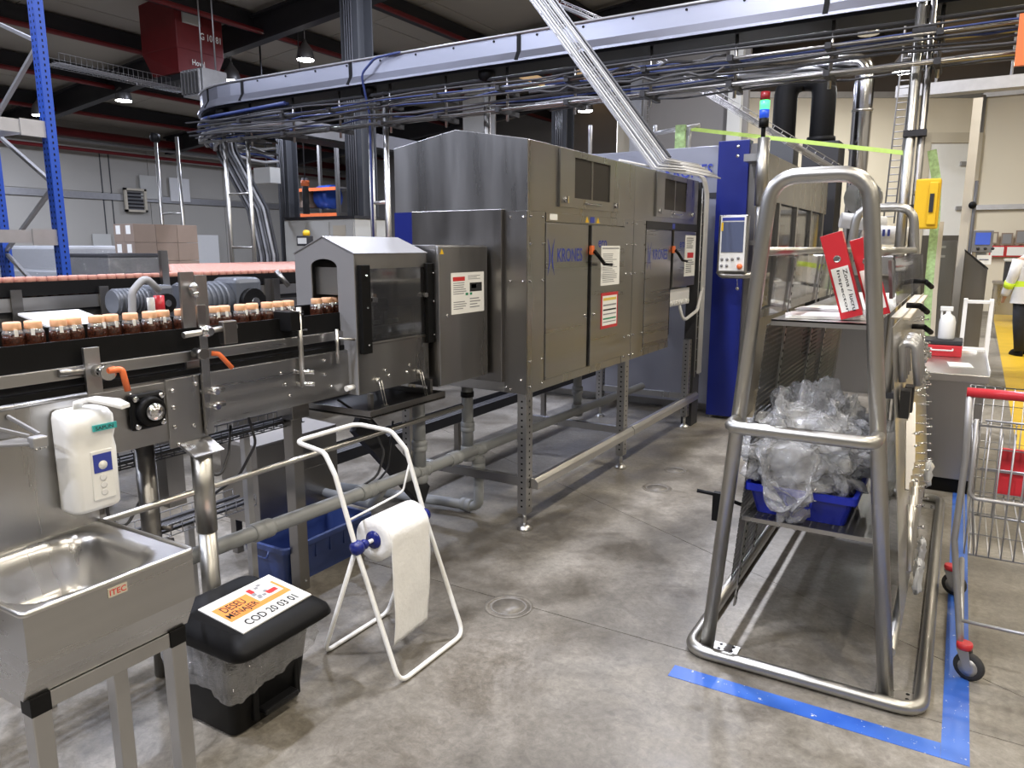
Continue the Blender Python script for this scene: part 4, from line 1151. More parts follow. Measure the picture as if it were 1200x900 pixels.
# legs, feet, kick rail
for y in (3.53, 4.95, 6.42):
    for x in (MX - .03, -2.86):
        l = MB().box(x - .03, x + .03, y - .035, y + .035, .10, .80).obj('leg', 'steel', t, bevel=.003)
        m = MB()
        for k in range(18):
            m.box(x + .0295, x + .0306, y - .006, y + .006, .14 + .036 * k, .15 + .036 * k); m.box(x - .006, x + .006, y - .0356, y - .0345, .14 + .036 * k, .15 + .036 * k)
        m.obj('slots', 'black', l)
        f = MB().cyl((x, y, .02), (x, y, .10), .012, 10).lathe((x, y, 0), [(.045, 0), (.045, .008), (.02, .028), (.012, .03)], 16).obj('foot', 'steel_bright', t)
for a, b in ((3.54, 5.0), (5.01, 6.56)):
    MB().prism([(MX + .002, .245), (MX + .05, .245), (MX + .05, .285), (MX + .03, .308), (MX + .002, .308)], (0, a, 0), (1, 0, 0), (0, 0, 1), (0, b - a, 0)).obj('kick_rail', 'steel_bright', t, bevel=.003)
for y in (3.53, 4.95, 6.42): MB().box(-2.83, MX - .06, y - .02, y + .02, .26, .31).obj('cross_bar', 'steel', t)
for y in (5.83,): MB().box(-2.9, MX - .02, y, y + .01, .80, 1.28).obj('inner_wall', 'steel_dark', t)
cb = MB().box(MX - .16, MX - .02, 5.86, 6.38, 1.12, 1.26).obj('terminal_box', 'white_part', t, bevel=.004)
m = MB()
for k in range(8): m.cyl((MX - .02, 5.9 + .06 * k, 1.15), (MX - .005, 5.9 + .06 * k, 1.15), .018, 8)
m.obj('plugs', 'white_plastic', cb)
MB().tube(fillet([(MX - .03, 6.15, 1.12), (MX, 6.18, .98), (MX + .05, 6.40, 1.06), (MX + .04, 6.55, 1.25)], .06), .014, 8).obj('white_hose', 'cable_white', t)
# ================================================================ PVC PIPEWORK
t = thing('pvc_pipework', 'grey plastic drain pipes running under the tunnel machine', 'pipe', (-2.4, 3, 0))
def pipe(pts, r=.032, rad=.05): return MB().tube(fillet(pts, rad, 4), r, 14).obj('pipe', 'pvc', t)
def coup(p, d, r=.040, l=.05):
    p, d = V(p), V(d).normalized()
    MB().lathe(p - d * l, [(r * .9, 0), (r, .008), (r, l * .9), (r * .92, l), (r, l * 1.1), (r, 2 * l - .008), (r * .9, 2 * l)], 16, d).obj('coupling', 'pvc', t)
pipe([(-2.40, 1.2, .46), (-2.40, 3.10, .415), (-2.40, 6.3, .36)])
for y in (1.98, 2.62, 3.06, 3.36, 3.62): coup((-2.40, y, .46 - .0237 * (y - 1.2)), (0, 1, -.024))
for px, x, zt_, zb_ in ((491, -2.40, .87, .40), (548, -2.42, .80, .40), (676, -2.46, .80, .36)):
    y = PX(px, 500, x).y; pipe([(x, y, zt_), (x, y, zb_)], .034); coup((x, y, zb_ + .16), (0, 0, 1), .042, .03); coup((x, y, zb_), (0, 0, 1), .044, .045)
    MB().cyl((x, y, zt_ - .06), (x, y, zt_ - .03), .039, 14).obj('clamp', 'black', t)
y = PX(561, 560, -2.38).y
pipe([(-2.38, y, .38), (-2.38, y, .05), (-2.6, y - .02, .05), (-3.4, y - .15, .05)], .030, .06); coup((-2.38, y, .33), (0, 0, 1), .040, .04); coup((-2.47, y, .05), (1, 0, 0), .040, .04)
pipe([(-2.40, 2.75, .42), (-2.52, 2.80, .28), (-3.1, 2.9, .24)], .026)
# ================================================================ TOOL RACK (A-frame trolley)
FY, RY = 2.745, 5.20
TR = .0265
t = thing('tool_rack', 'tubular steel A-frame tool rack with perforated side panels', 'rack', (-.41, 3.97, 0))
MB().tube(fillet([(-.80, 2.70, .028), (.02, 2.70, .028), (.02, 5.26, .028), (-.80, 5.26, .028)], .085, 6, True), TR * .95, 14, True).obj('base_loop', 'steel_tube', t)
for y in (FY, RY):
    o = MB().tube(fillet([(-.735, y, .03), (-.595, y, 1.84), (-.285, y, 1.84), (-.092, y, .03)], .105, 7), TR, 14).obj('end_frame', 'steel_tube', t)
    for x in (-.70, -.075):
        pl = MB().box(x - .055, x + .075, y - .035 if y < 4 else y - .10, y + .10 if y < 4 else y + .03, .0, .008).obj('foot_plate', 'steel_bright', t)
        m = MB()
        for dx in (.0, .05):
            for dy in (.05, .085) if y < 4 else (-.05, -.085): m.cyl((x + dx, y + dy, .0081), (x + dx, y + dy, .0095), .007, 8)
        m.obj('holes', 'black', pl)
MB().tube(fillet([(-.665, FY, .97), (-.665, FY - .13, .97), (-.19, FY - .13, .97), (-.19, FY, .97)], .05, 6), .023, 14).obj('push_bar', 'steel_tube', t)
def LX(z): return -.735 + (z - .03) * (.14 / 1.81)        # left slope
def RX(z): return -.092 - (z - .03) * (.193 / 1.81)       # right slope
MB().cyl((LX(1.585), FY, 1.585), (LX(1.585), RY, 1.585), .0165, 12).obj('side_rail', 'steel_tube', t)
MB().cyl((RX(1.585), FY, 1.585), (RX(1.585), RY, 1.585), .0165, 12).obj('side_rail', 'steel_tube', t)
MB().cyl((RX(.2) + .02, FY, .2), (RX(.2) + .02, RY, .2), .0165, 12).obj('side_rail', 'steel_tube', t)
MB().cyl((LX(.2), FY, .2), (LX(.2), RY, .2), .0165, 12).obj('side_rail', 'steel_tube', t)
def slope_panel(fx, y0, y1, z0, z1, mat, name, off=0, th=.0015):
    a, b = V((fx(z0) + off, 0, z0)), V((fx(z1) + off, 0, z1))
    c = (a + b) / 2 + V((0, (y0 + y1) / 2, 0)); d = (b - a) / 2
    nrm = V((d.z, 0, -d.x)).normalized()
    return MB().obox(c, (0, (y1 - y0) / 2, 0), d, nrm * th).obj(name, mat, t)
slope_panel(LX, 2.92, 5.12, .25, 1.31, 'perf_side', 'side_panel', .02)
slope_panel(LX, 2.92, 5.12, 1.345, 1.565, 'pane', 'clear_panel', .02)
rp = slope_panel(RX, 2.85, 5.16, .24, 1.33, 'steel_bright', 'side_panel', .045)
slope_panel(RX, 3.05, 5.14, 1.39, 1.565, 'pane', 'clear_panel', .045)
def strip(fx, y, z0, z1, off, w=.034):
    o = slope_panel(fx, y - w / 2, y + w / 2, z0, z1, 'steel', 'slotted_upright', off, .003)
    m = MB(); z = z0 + .03
    sg = 1 if off > 0 else -1
    while z < z1 - .02:
        c = V((fx(z) + off + sg * .0035, y, z)); m.lathe(c, [(.0065, 0), (.0065, .0012), (1e-5, .0012)], 8, (sg, 0, 0)); z += .034
    m.obj('holes', 'black', o)
for px in (930, 962, 978): strip(LX, PX(px, 320, LX(1.5) + .03).y, .26, 1.56, .03)
strip(LX, 3.02, .1, .55, .03)
for y in (2.97, 5.09): strip(RX, y, .22, 1.56, -.012, .04)
# shelves
sh1 = MB().box(LX(1.335) + .035, RX(1.335) - .012, 2.90, 4.95, 1.328, 1.334).box(LX(1.335) + .035, RX(1.335) - .012, 2.90, 2.904, 1.312, 1.334).obj('shelf', 'steel_bright', t)
MB().box(LX(.55) + .035, RX(.55) - .02, 2.88, 5.05, .546, .550).obj('shelf', 'perf_shelf', t)
MB().box(LX(.55) + .035, RX(.55) - .02, 2.876, 2.880, .535, .552).obj('shelf_lip', 'steel', t)
# outer ledge + clamps on the right
MB().box(RX(1.31), RX(1.31) + .07, 3.35, 5.05, 1.315, 1.323).obj('outer_ledge', 'beige', t)
hk0 = None
def RP(y, z, o=0): return V((RX(z) + .047 + o, y, z))
rng = random.Random(5)
for i in range(84):
    y = rng.choice((3.35, 3.6, 3.85, 4.1, 4.3, 4.55, 4.75, 4.95)) + rng.uniform(-.03, .03); z = .30 + rng.randrange(20) * .05
    p = RP(y, z)
    if hk0 is None:
        hk0 = MB().cyl((0, 0, 0), (.032, 0, .004), .003, 6).ball((.033, 0, .005), .0055, 6).obj('peg', 'chrome', t, local=True); o = hk0
    else:
        o = hk0.copy(); C.objects.link(o)
    o.location = p - V(t.location)
# black clamp levers near the clear panel
for y, z in ((3.55, 1.36), (4.1, 1.44), (3.9, 1.24)):
    MB().cyl(RP(y, z), RP(y, z, .05), .012, 8).tube([RP(y, z, .05), RP(y + .06, z - .03, .075)], .012, 8).obj('clamp_lever', 'black', t)
q = PY(818, 595, 2.95)
MB().tube(fillet([(LX(.6) + .01, 2.98, .56), (-.80, 2.97, .59), (-.865, 2.95, .60)], .02), .008, 8).box(-.80, -.765, 2.955, 2.985, .48, .60).obj('brake_lever', 'black', t)
slope_panel(lambda z: RX(z) + .004, 3.30, 3.42, 1.40, 1.55, 'grey_paint', 'latch_plate', .004, .006)

def crumple(c, rad, amp, fr, seed, nu=56, nv=30, droop=None):
    vs = []; fs = []
    for i in range(nv + 1):
        th = math.pi * i / nv
        for j in range(nu):
            ph = 2 * math.pi * j / nu
            d = V((math.sin(th) * math.cos(ph), math.sin(th) * math.sin(ph), math.cos(th)))
            sg = lambda q, e: math.copysign(abs(q) ** e, q)
            p = V((sg(d.x, .8) * rad[0], sg(d.y, .8) * rad[1], sg(d.z, .85) * rad[2]))
            k = noise.turbulence_vector(d * fr + V((seed, 0, 0)), 3, False)
            r_ = abs(noise.noise(d * fr * 1.7 + V((0, seed, 0))))
            k2 = abs(noise.noise(V((d.x * 5, d.y * 5, d.z * 3)) * 2.2 + k * .8)); k3 = abs(noise.noise(d * 17 + k * 1.5))
            p += V(k) * amp * .8 + d * ((r_ - .3) * amp - k2 * amp * .55 - k3 * amp * .12)
            if droop: p = droop(p, d)
            vs.append(V(c) + p)
    for i in range(nv):
        for j in range(nu):
            j2 = (j + 1) % nu; fs.append((i * nu + j, (i + 1) * nu + j, (i + 1) * nu + j2, i * nu + j2))
    return MB().add(vs, fs, True)
# things hung on the outer side
def hung(name, label, build, mat, cat='change part'):
    o = build().obj(name, mat); return tag(o, label, cat, 'change parts hung on the tool rack')
LBL = 'steel change part hanging from the pegs of the tool rack'
for y in (3.00, 3.09, 3.19, 3.29):
    def f(y=y):
        m = MB()
        for k in range(9):
            a = math.pi * k / 8
        path = [RP(y, 1.12, .014)] + [RP(y, 1.24 + .02 * math.sin(math.pi * k / 8), .036 - .022 * math.cos(math.pi * k / 8)) for k in range(9)] + [RP(y + .01, 1.11, .062)]
        m.tube(path, .013, 8); return m
    hung('change_part', 'curved grey steel guide hanging from the pegs of the tool rack', f, 'galv')
for y, z in ((3.02, 1.04), (3.24, 1.02)):
    hung('change_part', 'dark square block hanging from the pegs of the tool rack', lambda y=y, z=z: MB().obox(RP(y, z, .020), (.016, 0, 0), (0, .04, 0), (0, 0, .05)), 'dark')
for k in range(5):
    y = 3.0 + .10 * k
    hung('change_part', LBL, lambda y=y: MB().bar(RP(y, .72, .02), RP(y + .13, .95, .02), .012, .02), 'steel_dark')
for k in range(4):
    y = 3.02 + .13 * k
    hung('change_part', 'slim bright rod hanging from the lower pegs of the tool rack', lambda y=y: MB().cyl(RP(y, .40, .022), RP(y + .12, .62, .022), .011, 8), 'steel_bright')
for i, (y, z) in enumerate(((4.15, 1.07), (4.35, 1.1), (4.6, 1.05), (4.25, .96), (4.5, .93), (4.8, 1.0))):
    hung('change_part', 'small bright star-shaped bracket hanging from the pegs of the tool rack', lambda y=y, z=z: MB().lathe(RP(y, z, .006), [(.05, 0), (.05, .02), (.02, .025), (.02, .04), (1e-5, .04)], 6, (1, 0, 0)), 'chrome')
for i, (y, z) in enumerate(((3.25, .30), (3.5, .30), (4.4, .42))):
    hung('change_part', 'pale crumpled sleeve hanging low on the tool rack', lambda y=y, z=z: crumple(RP(y, z, .035), (.018, .06, .075), .02, 3, y, 14, 9), 'vein_plastic')

# ---- on the rack: binders, papers, tub with film bag
def binder(label, bx, by, bz, ang, h=.315, w=.075, d=.27):
    r = thing('ring_binder', label, 'binder', (bx, by, bz))
    r.rotation_euler = (0, ang, math.radians(6))
    m = MB().box(0, w, 0, .004, 0, h).box(0, .004, .004, d, 0, h).box(w - .004, w, .004, d, 0, h)
    m.obj('cover', 'red_plastic', r, local=True, bevel=.001)
    MB().box(.006, w - .010, .012, d - .01, .006, h - .012).obj('pages', 'paper', r, local=True)
    MB().lathe((w / 2, -.0005, h * .70), [(.013, 0), (.013, .0015), (.009, .0015), (.009, -.001)], 16, (0, -1, 0)).obj('finger_ring', 'chrome', r, local=True)
    lb = MB().box(.008, w - .008, -.0012, 0, .025, h * .60).obj('label', 'paper', r, local=True)
    m = MB()
    rg = random.Random(h)
    for k, (tx, u) in enumerate((('Inspector', .022), ('Zona / lucru', .046))):
        text(m, tx, (u, -.0016, h * .57), (0, 0, -h * .5), (.014, 0, 0))
    m.obj('handwriting', 'ink', lb, local=True)
    return r
binder('red ring binder with a handwritten spine label, leaning on the rack shelf', -.365, 2.97, 1.337, -.30)
binder('second red ring binder behind the leaning labelled one on the rack shelf', -.285, 3.10, 1.337, -.30, .30)
for i, (x, y, z, a, s, lab) in enumerate(((-.43, 3.08, 1.336, .2, 1, 'loose white document stack lying on the rack shelf'), (-.47, 3.45, 1.336, -.3, .8, 'papers lying behind the documents on the rack shelf'))):
    r = thing('document_stack', lab, 'papers', (x, y, z)); r.rotation_euler = (0, 0, a)
    for k in range(3):
        MB().box(-.15 * s + .01 * k, .13 * s - .004 * k, -.10 * s, .12 * s - .01 * k, .004 * k, .004 * k + .0035).obj('sheet', 'paper', r, local=True)
crate('parts_tub', 'bright blue plastic tub under the film bag on the rack shelf', -.655, -.265, 2.93, 3.42, .551, .12, 'blue_tub', .006, .03)
t2 = thing('film_bag', 'clear plastic bag stuffed with white film in the blue tub', 'plastic bag', (-.46, 3.17, .60))
crumple((-.46, 3.19, .78), (.21, .23, .165), .05, 2.6, 4.0, 90, 50).obj('crumpled_film', 'film_core', t2)
def dr(p, d):
    if d.y < -.2 and d.z < 0 and abs(d.x + .1) < .35: p = p + V((0, -.04, -.11 * (1 - abs(d.x + .1) / .35)))
    return p
crumple((-.465, 3.16, .82), (.245, .28, .215), .085, 2.7, 9.0, 150, 90, dr).obj('bag_skin', 'film', t2)

# ================================================================ SHOPPING TROLLEY
t = thing('shopping_trolley', 'wire shopping trolley with red handle and red seat flap', 'trolley', (.40, 3.5, 0))
cx0, cx1 = .085, .66
def wire(mb, a, b, r=.0028): return mb.tube([a, b], r, 5)
MB().cyl((cx0 - .03, 3.02, 1.10), (cx1 + .03, 3.02, 1.10), .017, 14).obj('handle', 'red_plastic', t)
for x in (cx0 - .02, cx1 + .02):
    MB().tube(fillet([(x, 3.02, 1.09), (x + (.01 if x < .3 else -.01), 3.06, .85), (x + (.005 if x < .3 else -.005), 3.12, .52), (x + (.05 if x < .3 else -.05), 3.11, .20), (x + (.06 if x < .3 else -.06), 3.08, .13)], .06), .012, 10).obj('upright', 'galv', t)
    MB().tube(fillet([(x + (.06 if x < .3 else -.06), 3.09, .15), (x + (.06 if x < .3 else -.06), 3.85, .18)], .05), .011, 8).obj('chassis_rail', 'galv', t)
MB().tube([(cx0 + .03, 3.11, .21), (cx1 - .03, 3.11, .21)], .007, 8).obj('cross_bar', 'galv', t)
# basket wires
m = MB()
def q3(x, y, z): return (x, y, z)
z0, z1 = .48, .97
yr0, yr1 = 3.10, 4.0
loops = []
for k in range(7):
    f = k / 6; z = z0 + (z1 - z0) * f
    e = .06 * (1 - f); yb = yr1 - .10 * (1 - f)
    m.tube([(cx0 + e * .6, yr0, z), (cx1 - e * .6, yr0, z), (cx1 - e, yb, z), (cx0 + e, yb, z)], .0045 if k in (0, 6) else .0026, 5, True)
for i in range(22):
    y = yr0 + (yr1 - yr0) * i / 21; f = i / 21
    for x, s_ in ((cx0, 1), (cx1, -1)):
        wire(m, (x, y, z1), (x + s_ * .05, min(y, yr1 - .1), z0))
for i in range(15):
    x = cx0 + .02 + (cx1 - cx0 - .04) * i / 14
    wire(m, (x, yr1, z1), (x, yr1 - .1, z0)); wire(m, (x, yr0, z0), (x, yr1 - .1, z0))
    if i % 1 == 0: wire(m, (x, yr0, z0), (x, yr0, z1 - .02))
m.obj('basket', 'galv', t)
m = MB()
for i in range(12):
    x = cx0 + .05 + (cx1 - cx0 - .1) * i / 11
    wire(m, (x, 3.14, .62), (x, 3.16, .98))
for z in (.62, .80, .98): wire(m, (cx0 + .04, 3.15, z), (cx1 - .04, 3.15, z), .004)
m.obj('seat_grid', 'galv', t)
MB().obox(((cx0 + cx1) / 2 + .02, 3.165, .795), ((cx1 - cx0) / 2 - .075, 0, 0), (0, .004, 0), (0, .01, .085)).obj('seat_flap', 'red_plastic', t, bevel=.003)
MB().tube(fillet([(cx0 + .01, 3.05, 1.0), (cx0 + .015, 3.08, .72), (cx0 + .03, 3.085, .70), (cx1 - .03, 3.085, .70), (cx1 - .01, 3.05, 1.0)], .03), .007, 8).obj('bump_wire', 'galv', t)
for x, y in ((cx0 + .055, 3.075), (cx1 - .055, 3.075), (cx0 + .0, 3.85), (cx1 - .0, 3.85)):
    c_ = MB().lathe((x, y, .118), [(.026, 0), (.028, .012), (.026, .024)], 14).obj('caster_ring', 'red_plastic', t)
    ax = V((.35, .94, 0)).normalized(); tr_ = V((.94, -.35, 0)).normalized(); wc = V((x, y, .054)) + tr_ * .022
    m = MB()
    for s_ in (-1, 1): m.prism([(-.022, .118), (.022, .118), (.034, .055), (.022, .040), (.010, .050)], V((x, y, 0)) + ax * .017 * s_, tr_, (0, 0, 1), ax * .003 * s_)
    m.obj('caster_fork', 'galv', c_)
    MB().lathe(wc - ax * .014, [(.03, 0), (.05, .002), (.053, .008), (.053, .02), (.05, .026), (.03, .028)], 22, ax).obj('wheel', 'rubber', c_)
    MB().lathe(wc - ax * .0155, [(.012, 0), (.034, .001), (.034, .030), (.012, .031)], 16, ax).obj('hub', 'galv', c_)

# ================================================================ WORKBENCH and what stands on it
BY = 5.5
zb_ = .80
t = thing('work_bench', 'stainless workbench cabinet with papers on top beside the tool rack', 'workbench', (.02, 6.1, 0))
bx0, bx1 = -.20, .215
MB().box(bx0 + .02, bx1 - .02, BY + .02, 6.75, .10, zb_ - .05).obj('body', 'steel', t)
MB().box(bx0 + .05, bx1 - .05, BY + .05, 6.7, 0, .10).obj('plinth', 'black', t)
MB().box(bx0, bx1, BY, 6.78, zb_ - .05, zb_).obj('worktop', 'steel_bright', t, bevel=.004)
MB().box(bx1 - .006, bx1, BY + .01, 6.7, zb_ + .0, zb_ + .035).obj('edge_strip', 'white_paint', t)
for i, (px, py, w_, l_, a, lab) in enumerate(((1125, 428, .14, .20, .1, 'single white sheet lying on the workbench'), (1105, 415, .12, .16, -.2, 'loose white sheets by the red toolbox on the workbench'), (1130, 413, .16, .10, .05, 'thick white paper pad at the far edge of the workbench'))):
    p = PZ(px, py, zb_ + .001)
    r = thing('bench_papers', lab, 'papers', p); r.rotation_euler = (0, 0, a)
    for k in range(2): MB().box(-w_ / 2, w_ / 2 - .01 * k, -l_ / 2, l_ / 2, .0035 * k + (.012 if i == 2 else 0) * k, .0035 * k + .003 + (.012 if i == 2 else 0)).obj('sheet', 'paper', r, local=True)
p = PZ(1104, 412, zb_)
r = thing('tool_case', 'low red tool case with dark lid on the workbench', 'case', (p.x, 6.45, zb_ + .001))
MB().box(p.x - .14, p.x + .13, 6.35, 6.62, zb_ + .001, zb_ + .085).obj('base', 'red_plastic', r, bevel=.006)
MB().box(p.x - .14, p.x + .13, 6.35, 6.62, zb_ + .088, zb_ + .12).obj('lid', 'dark', r, bevel=.006)
MB().tube(fillet([(p.x - .07, 6.35, zb_ + .06), (p.x - .07, 6.325, zb_ + .05), (p.x + .07, 6.325, zb_ + .05), (p.x + .07, 6.35, zb_ + .06)], .01), .006, 6).obj('handle', 'white_part', r)
p = PY(1109, 390, 6.42)
r = thing('spray_bottle', 'white spray bottle standing on the red tool case', 'bottle', (p.x, 6.46, zb_ + .121))
z = zb_ + .121
MB().lathe((p.x, 6.46, z), [(.05, 0), (.055, .01), (.055, .13), (.045, .17), (.018, .19), (.016, .21)], 18).obj('bottle', 'white_plastic', r)
MB().box(p.x - .055, p.x + .03, 6.445, 6.475, z + .21, z + .245).box(p.x - .05, p.x - .035, 6.452, 6.468, z + .16, z + .212).obj('trigger', 'white_plastic', r, bevel=.005)
# white step stool behind the bench
r = thing('step_stool', 'white metal step stool behind the workbench', 'step stool', (.14, 7.4, 0))
sx0, sx1 = PY(1129, 380, 7.2).x, PY(1160, 380, 7.2).x
ztp = PY(1145, 352, 7.2).z
for x in (sx0, sx1):
    MB().bar((x, 7.15, 0), (x, 7.30, ztp), .03, .03).obj('front_leg', 'white_paint', r)
    MB().bar((x, 7.85, 0), (x, 7.34, ztp), .03, .03).obj('rear_leg', 'white_paint', r)
for k, z in enumerate((.27, .52, .77, ztp - .01)):
    y = 7.15 + .15 * z / ztp
    MB().box(sx0 + .015, sx1 - .015, y - .03, y + .12, z - .02, z).obj('tread', 'white_paint', r)

# ================================================================ BLUE COLUMN, PANEL AND SIGNAL TOWER
t = thing('blue_cabinet', 'tall narrow dark blue cabinet with steel side at the aisle', 'cabinet', (-1.8, 7.1, 0))
MB().box(-1.975, -1.70, 6.90, 7.03, .03, 2.535).obj('body', 'blue', t, bevel=.006)
MB().box(-1.70, -1.628, 6.93, 7.30, .03, 2.50).obj('side_sheet', 'steel_dark', t)
m = MB()
for z in (2.48, 2.40): m.lathe((-1.80, 6.90, z), [(.016, 0), (.016, .004), (1e-5, .005)], 12, (0, -1, 0))
m.obj('screws', 'chrome', t)
for x in (-1.94, -1.66): MB().cyl((x, 6.95, 0), (x, 6.95, .03), .02, 8).obj('foot', 'steel_bright', t)
t = thing('panel_post', 'round steel post with bent arm beside the blue cabinet', 'post', (-1.53, 6.62, 0))
MB().tube(fillet([(-1.525, 6.66, 2.50), (-1.53, 6.66, 1.38), (-1.60, 6.60, 1.36), (-1.80, 6.58, 1.36), (-1.83, 6.58, 1.40)], .07), .028, 14).obj('arm', 'steel_tube', t)
MB().cyl((-1.525, 6.66, 1.95), (-1.525, 6.66, 2.505), .05, 18).obj('sleeve', 'steel_tube', t)
MB().box(-1.68, -1.53, 6.64, 6.93, 2.32, 2.38).obj('wall_bracket', 'steel', t)
MB().box(-1.62, -1.53, 6.64, 6.93, 1.62, 1.66).obj('wall_bracket', 'steel', t)
t = thing('control_panel', 'pale operator panel with grey screen on a bent steel arm', 'control panel', (-1.71, 6.55, 1.38))
MB().box(-1.835, -1.585, 6.53, 6.60, 1.385, 1.875).obj('housing', 'steel', t, bevel=.012)
fc = MB().box(-1.815, -1.60, 6.522, 6.53, 1.40, 1.86).obj('face', 'white_paint', t, bevel=.004)
MB().box(-1.80, -1.615, 6.518, 6.522, 1.56, 1.815).obj('screen', 'screen', fc)
MB().box(-1.80, -1.615, 6.519, 6.522, 1.825, 1.852).obj('name_strip', 'logo_blue', fc)
MB().box(-1.808, -1.79, 6.5175, 6.5185, 1.74, 1.81).obj('yellow_sticker', 'yellow', fc)
MB().lathe((-1.635, 6.522, 1.44), [(.024, 0), (.024, .012), (.02, .02), (1e-5, .021)], 14, (0, -1, 0)).obj('stop_button', 'orange', fc)
m = MB()
for x, z in ((-1.79, 1.50), (-1.745, 1.50), (-1.70, 1.50), (-1.79, 1.445), (-1.745, 1.445), (-1.65, 1.51)): m.lathe((x, 6.522, z), [(.013, 0), (.013, .006), (1e-5, .007)], 10, (0, -1, 0))
m.obj('keys', 'grey_ink', fc)
MB().tube([(-1.66, 6.56, 1.34), (-1.655, 6.56, 1.27)], .003, 5).ball((-1.655, 6.56, 1.25), .016, 8).obj('key_pendant', 'chrome', t)
t = thing('signal_tower', 'red green and blue signal light tower on the steel post', 'signal light', (-1.535, 6.66, 2.505))
MB().cyl((-1.535, 6.66, 2.505), (-1.535, 6.66, 2.61), .018, 10).obj('stem', 'black', t)
MB().cyl((-1.535, 6.66, 2.59), (-1.535, 6.66, 2.66), .040, 16).obj('base', 'black', t)
for z, mt, nm in ((2.665, 'signal_blue', 'blue_lens'), (2.735, 'signal_green', 'green_lens'), (2.805, 'signal_red', 'red_lens')):
    MB().cyl((-1.535, 6.66, z), (-1.535, 6.66, z + .066), .039, 16).obj(nm, mt, t)

# ================================================================ SECOND MACHINE
t = thing('filler_machine', 'second stainless machine with blue lettering and glazed side frames', 'machine', (-2.6, 9, 0))
MB().box(-4.1, -1.98, 7.05, 7.15, .1, 2.52).obj('front_panel', 'duct_steel', t, bevel=.004)
MB().box(-4.1, -1.98, 7.04, 7.05, 2.05, 2.10).obj('dark_seam', 'dark', t)
MB().box(-4.1, -1.72, 7.16, 11.5, 2.06, 2.51).obj('upper_housing', 'steel', t)
a, b = PY(792, 210, 7.04), PY(835, 206, 7.04)
text(MB(), 'KRONES', (b.x - .45, 7.038, b.z - .01), (.45, 0, 0), (0, 0, .12)).obj('lettering', 'logo_blue', t)
MB().box(-4.0, -1.9, 7.2, 11.4, 0, .9).obj('lower_housing', 'steel_dark', t)
for i in range(5):
    y = 7.35 + .95 * i
    MB().box(-1.76, -1.70, y, y + .06, .9, 2.06).obj('frame_post', 'steel', t)
    if i < 4:
        MB().box(-1.74, -1.73, y + .06, y + .95, 1.0, 2.04).obj('glass_pane', 'pane', t)
        MB().box(-1.765, -1.695, y + .06, y + .95, .9, .98).obj('frame_rail', 'steel', t)
        m = MB()
        for k in range(3): m.cyl((-2.1 - .1 * k, y + .3 + .2 * k, .9), (-2.1 - .1 * k, y + .3 + .2 * k, 1.9), .03, 10).ball((-2.1 - .1 * k, y + .3 + .2 * k, 1.55), .07, 8)
        m.obj('valves', 'chrome', t)
        m = MB().tube(fillet([(-1.9, y + .2, 1.0), (-1.88, y + .3, 1.5), (-1.9, y + .55, 1.65), (-1.95, y + .7, 1.2)], .1), .018, 8); m.obj('hose', 'cable', t)
MB().box(-4.05, -4.0, 7.2, 11.4, .9, 2.06).obj('rear_wall', 'steel_dark', t)
# guard rail on its roof
t = thing('roof_railing', 'thin steel railing on the roof of the second machine', 'railing', (-2.8, 7.3, 2.52))
pz = lambda px, py: PY(px, py, 7.5)
rl = [pz(690, 140), pz(808, 148)]
for px in (692, 768, 808):
    q = pz(px, 147); MB().cyl((q.x, 7.5, 2.50), (q.x, 7.5, q.z), .022, 8).obj('post', 'galv', t)
q0, q1 = pz(758, 158), pz(820, 147)
MB().cyl((q0.x, 7.5, q1.z - .05), (q1.x, 7.5, q1.z), .022, 8).obj('rail', 'galv', t)
q = pz(799, 162)
tag(MB().box(q.x - .05, q.x + .05, 7.44, 7.48, q.z - .12, q.z + .12).obj('tag_cloth', 'green_cloth'), 'small green patterned cloth hanging on the roof railing', 'cloth')
# lime barrier strap from the railing to the right post
tag(MB().bar(pz(808, 151), PY(1066, 180, 7.2), .012, .035).obj('barrier_strap', 'lime'), 'lime green strap stretched from the railing to the tall post', 'strap')
# wire riser at the end of the tunnel machine
t = thing('cable_riser', 'vertical wire cable riser at the end of the tunnel machine', 'cable tray', (-2.0, 6.55, 0))
m = MB()
for dy in (0, .14): m.cyl((-1.98, 6.50 + dy, .45), (-1.98, 6.50 + dy, 2.1), .006, 6)
for k in range(17): m.cyl((-1.98, 6.50, .5 + .1 * k), (-1.98, 6.64, .5 + .1 * k), .004, 5)
m.obj('wire_ladder', 'galv', t)
m = MB()
for k in range(4):
    y = 6.52 + .03 * k
    m.tube(fillet([(-1.96, y, .48), (-1.96, y, 2.05), (-1.97, y - .08, 2.20), (-2.1, 6.1 - .1 * k, 2.21), (-2.25, 5.3, 2.235)], .12), .009, 6)
m.obj('cables', 'cable_white', t)
MB().box(-2.08, -1.985, 6.48, 6.66, .0, 2.15).obj('backing_post', 'dark', t)

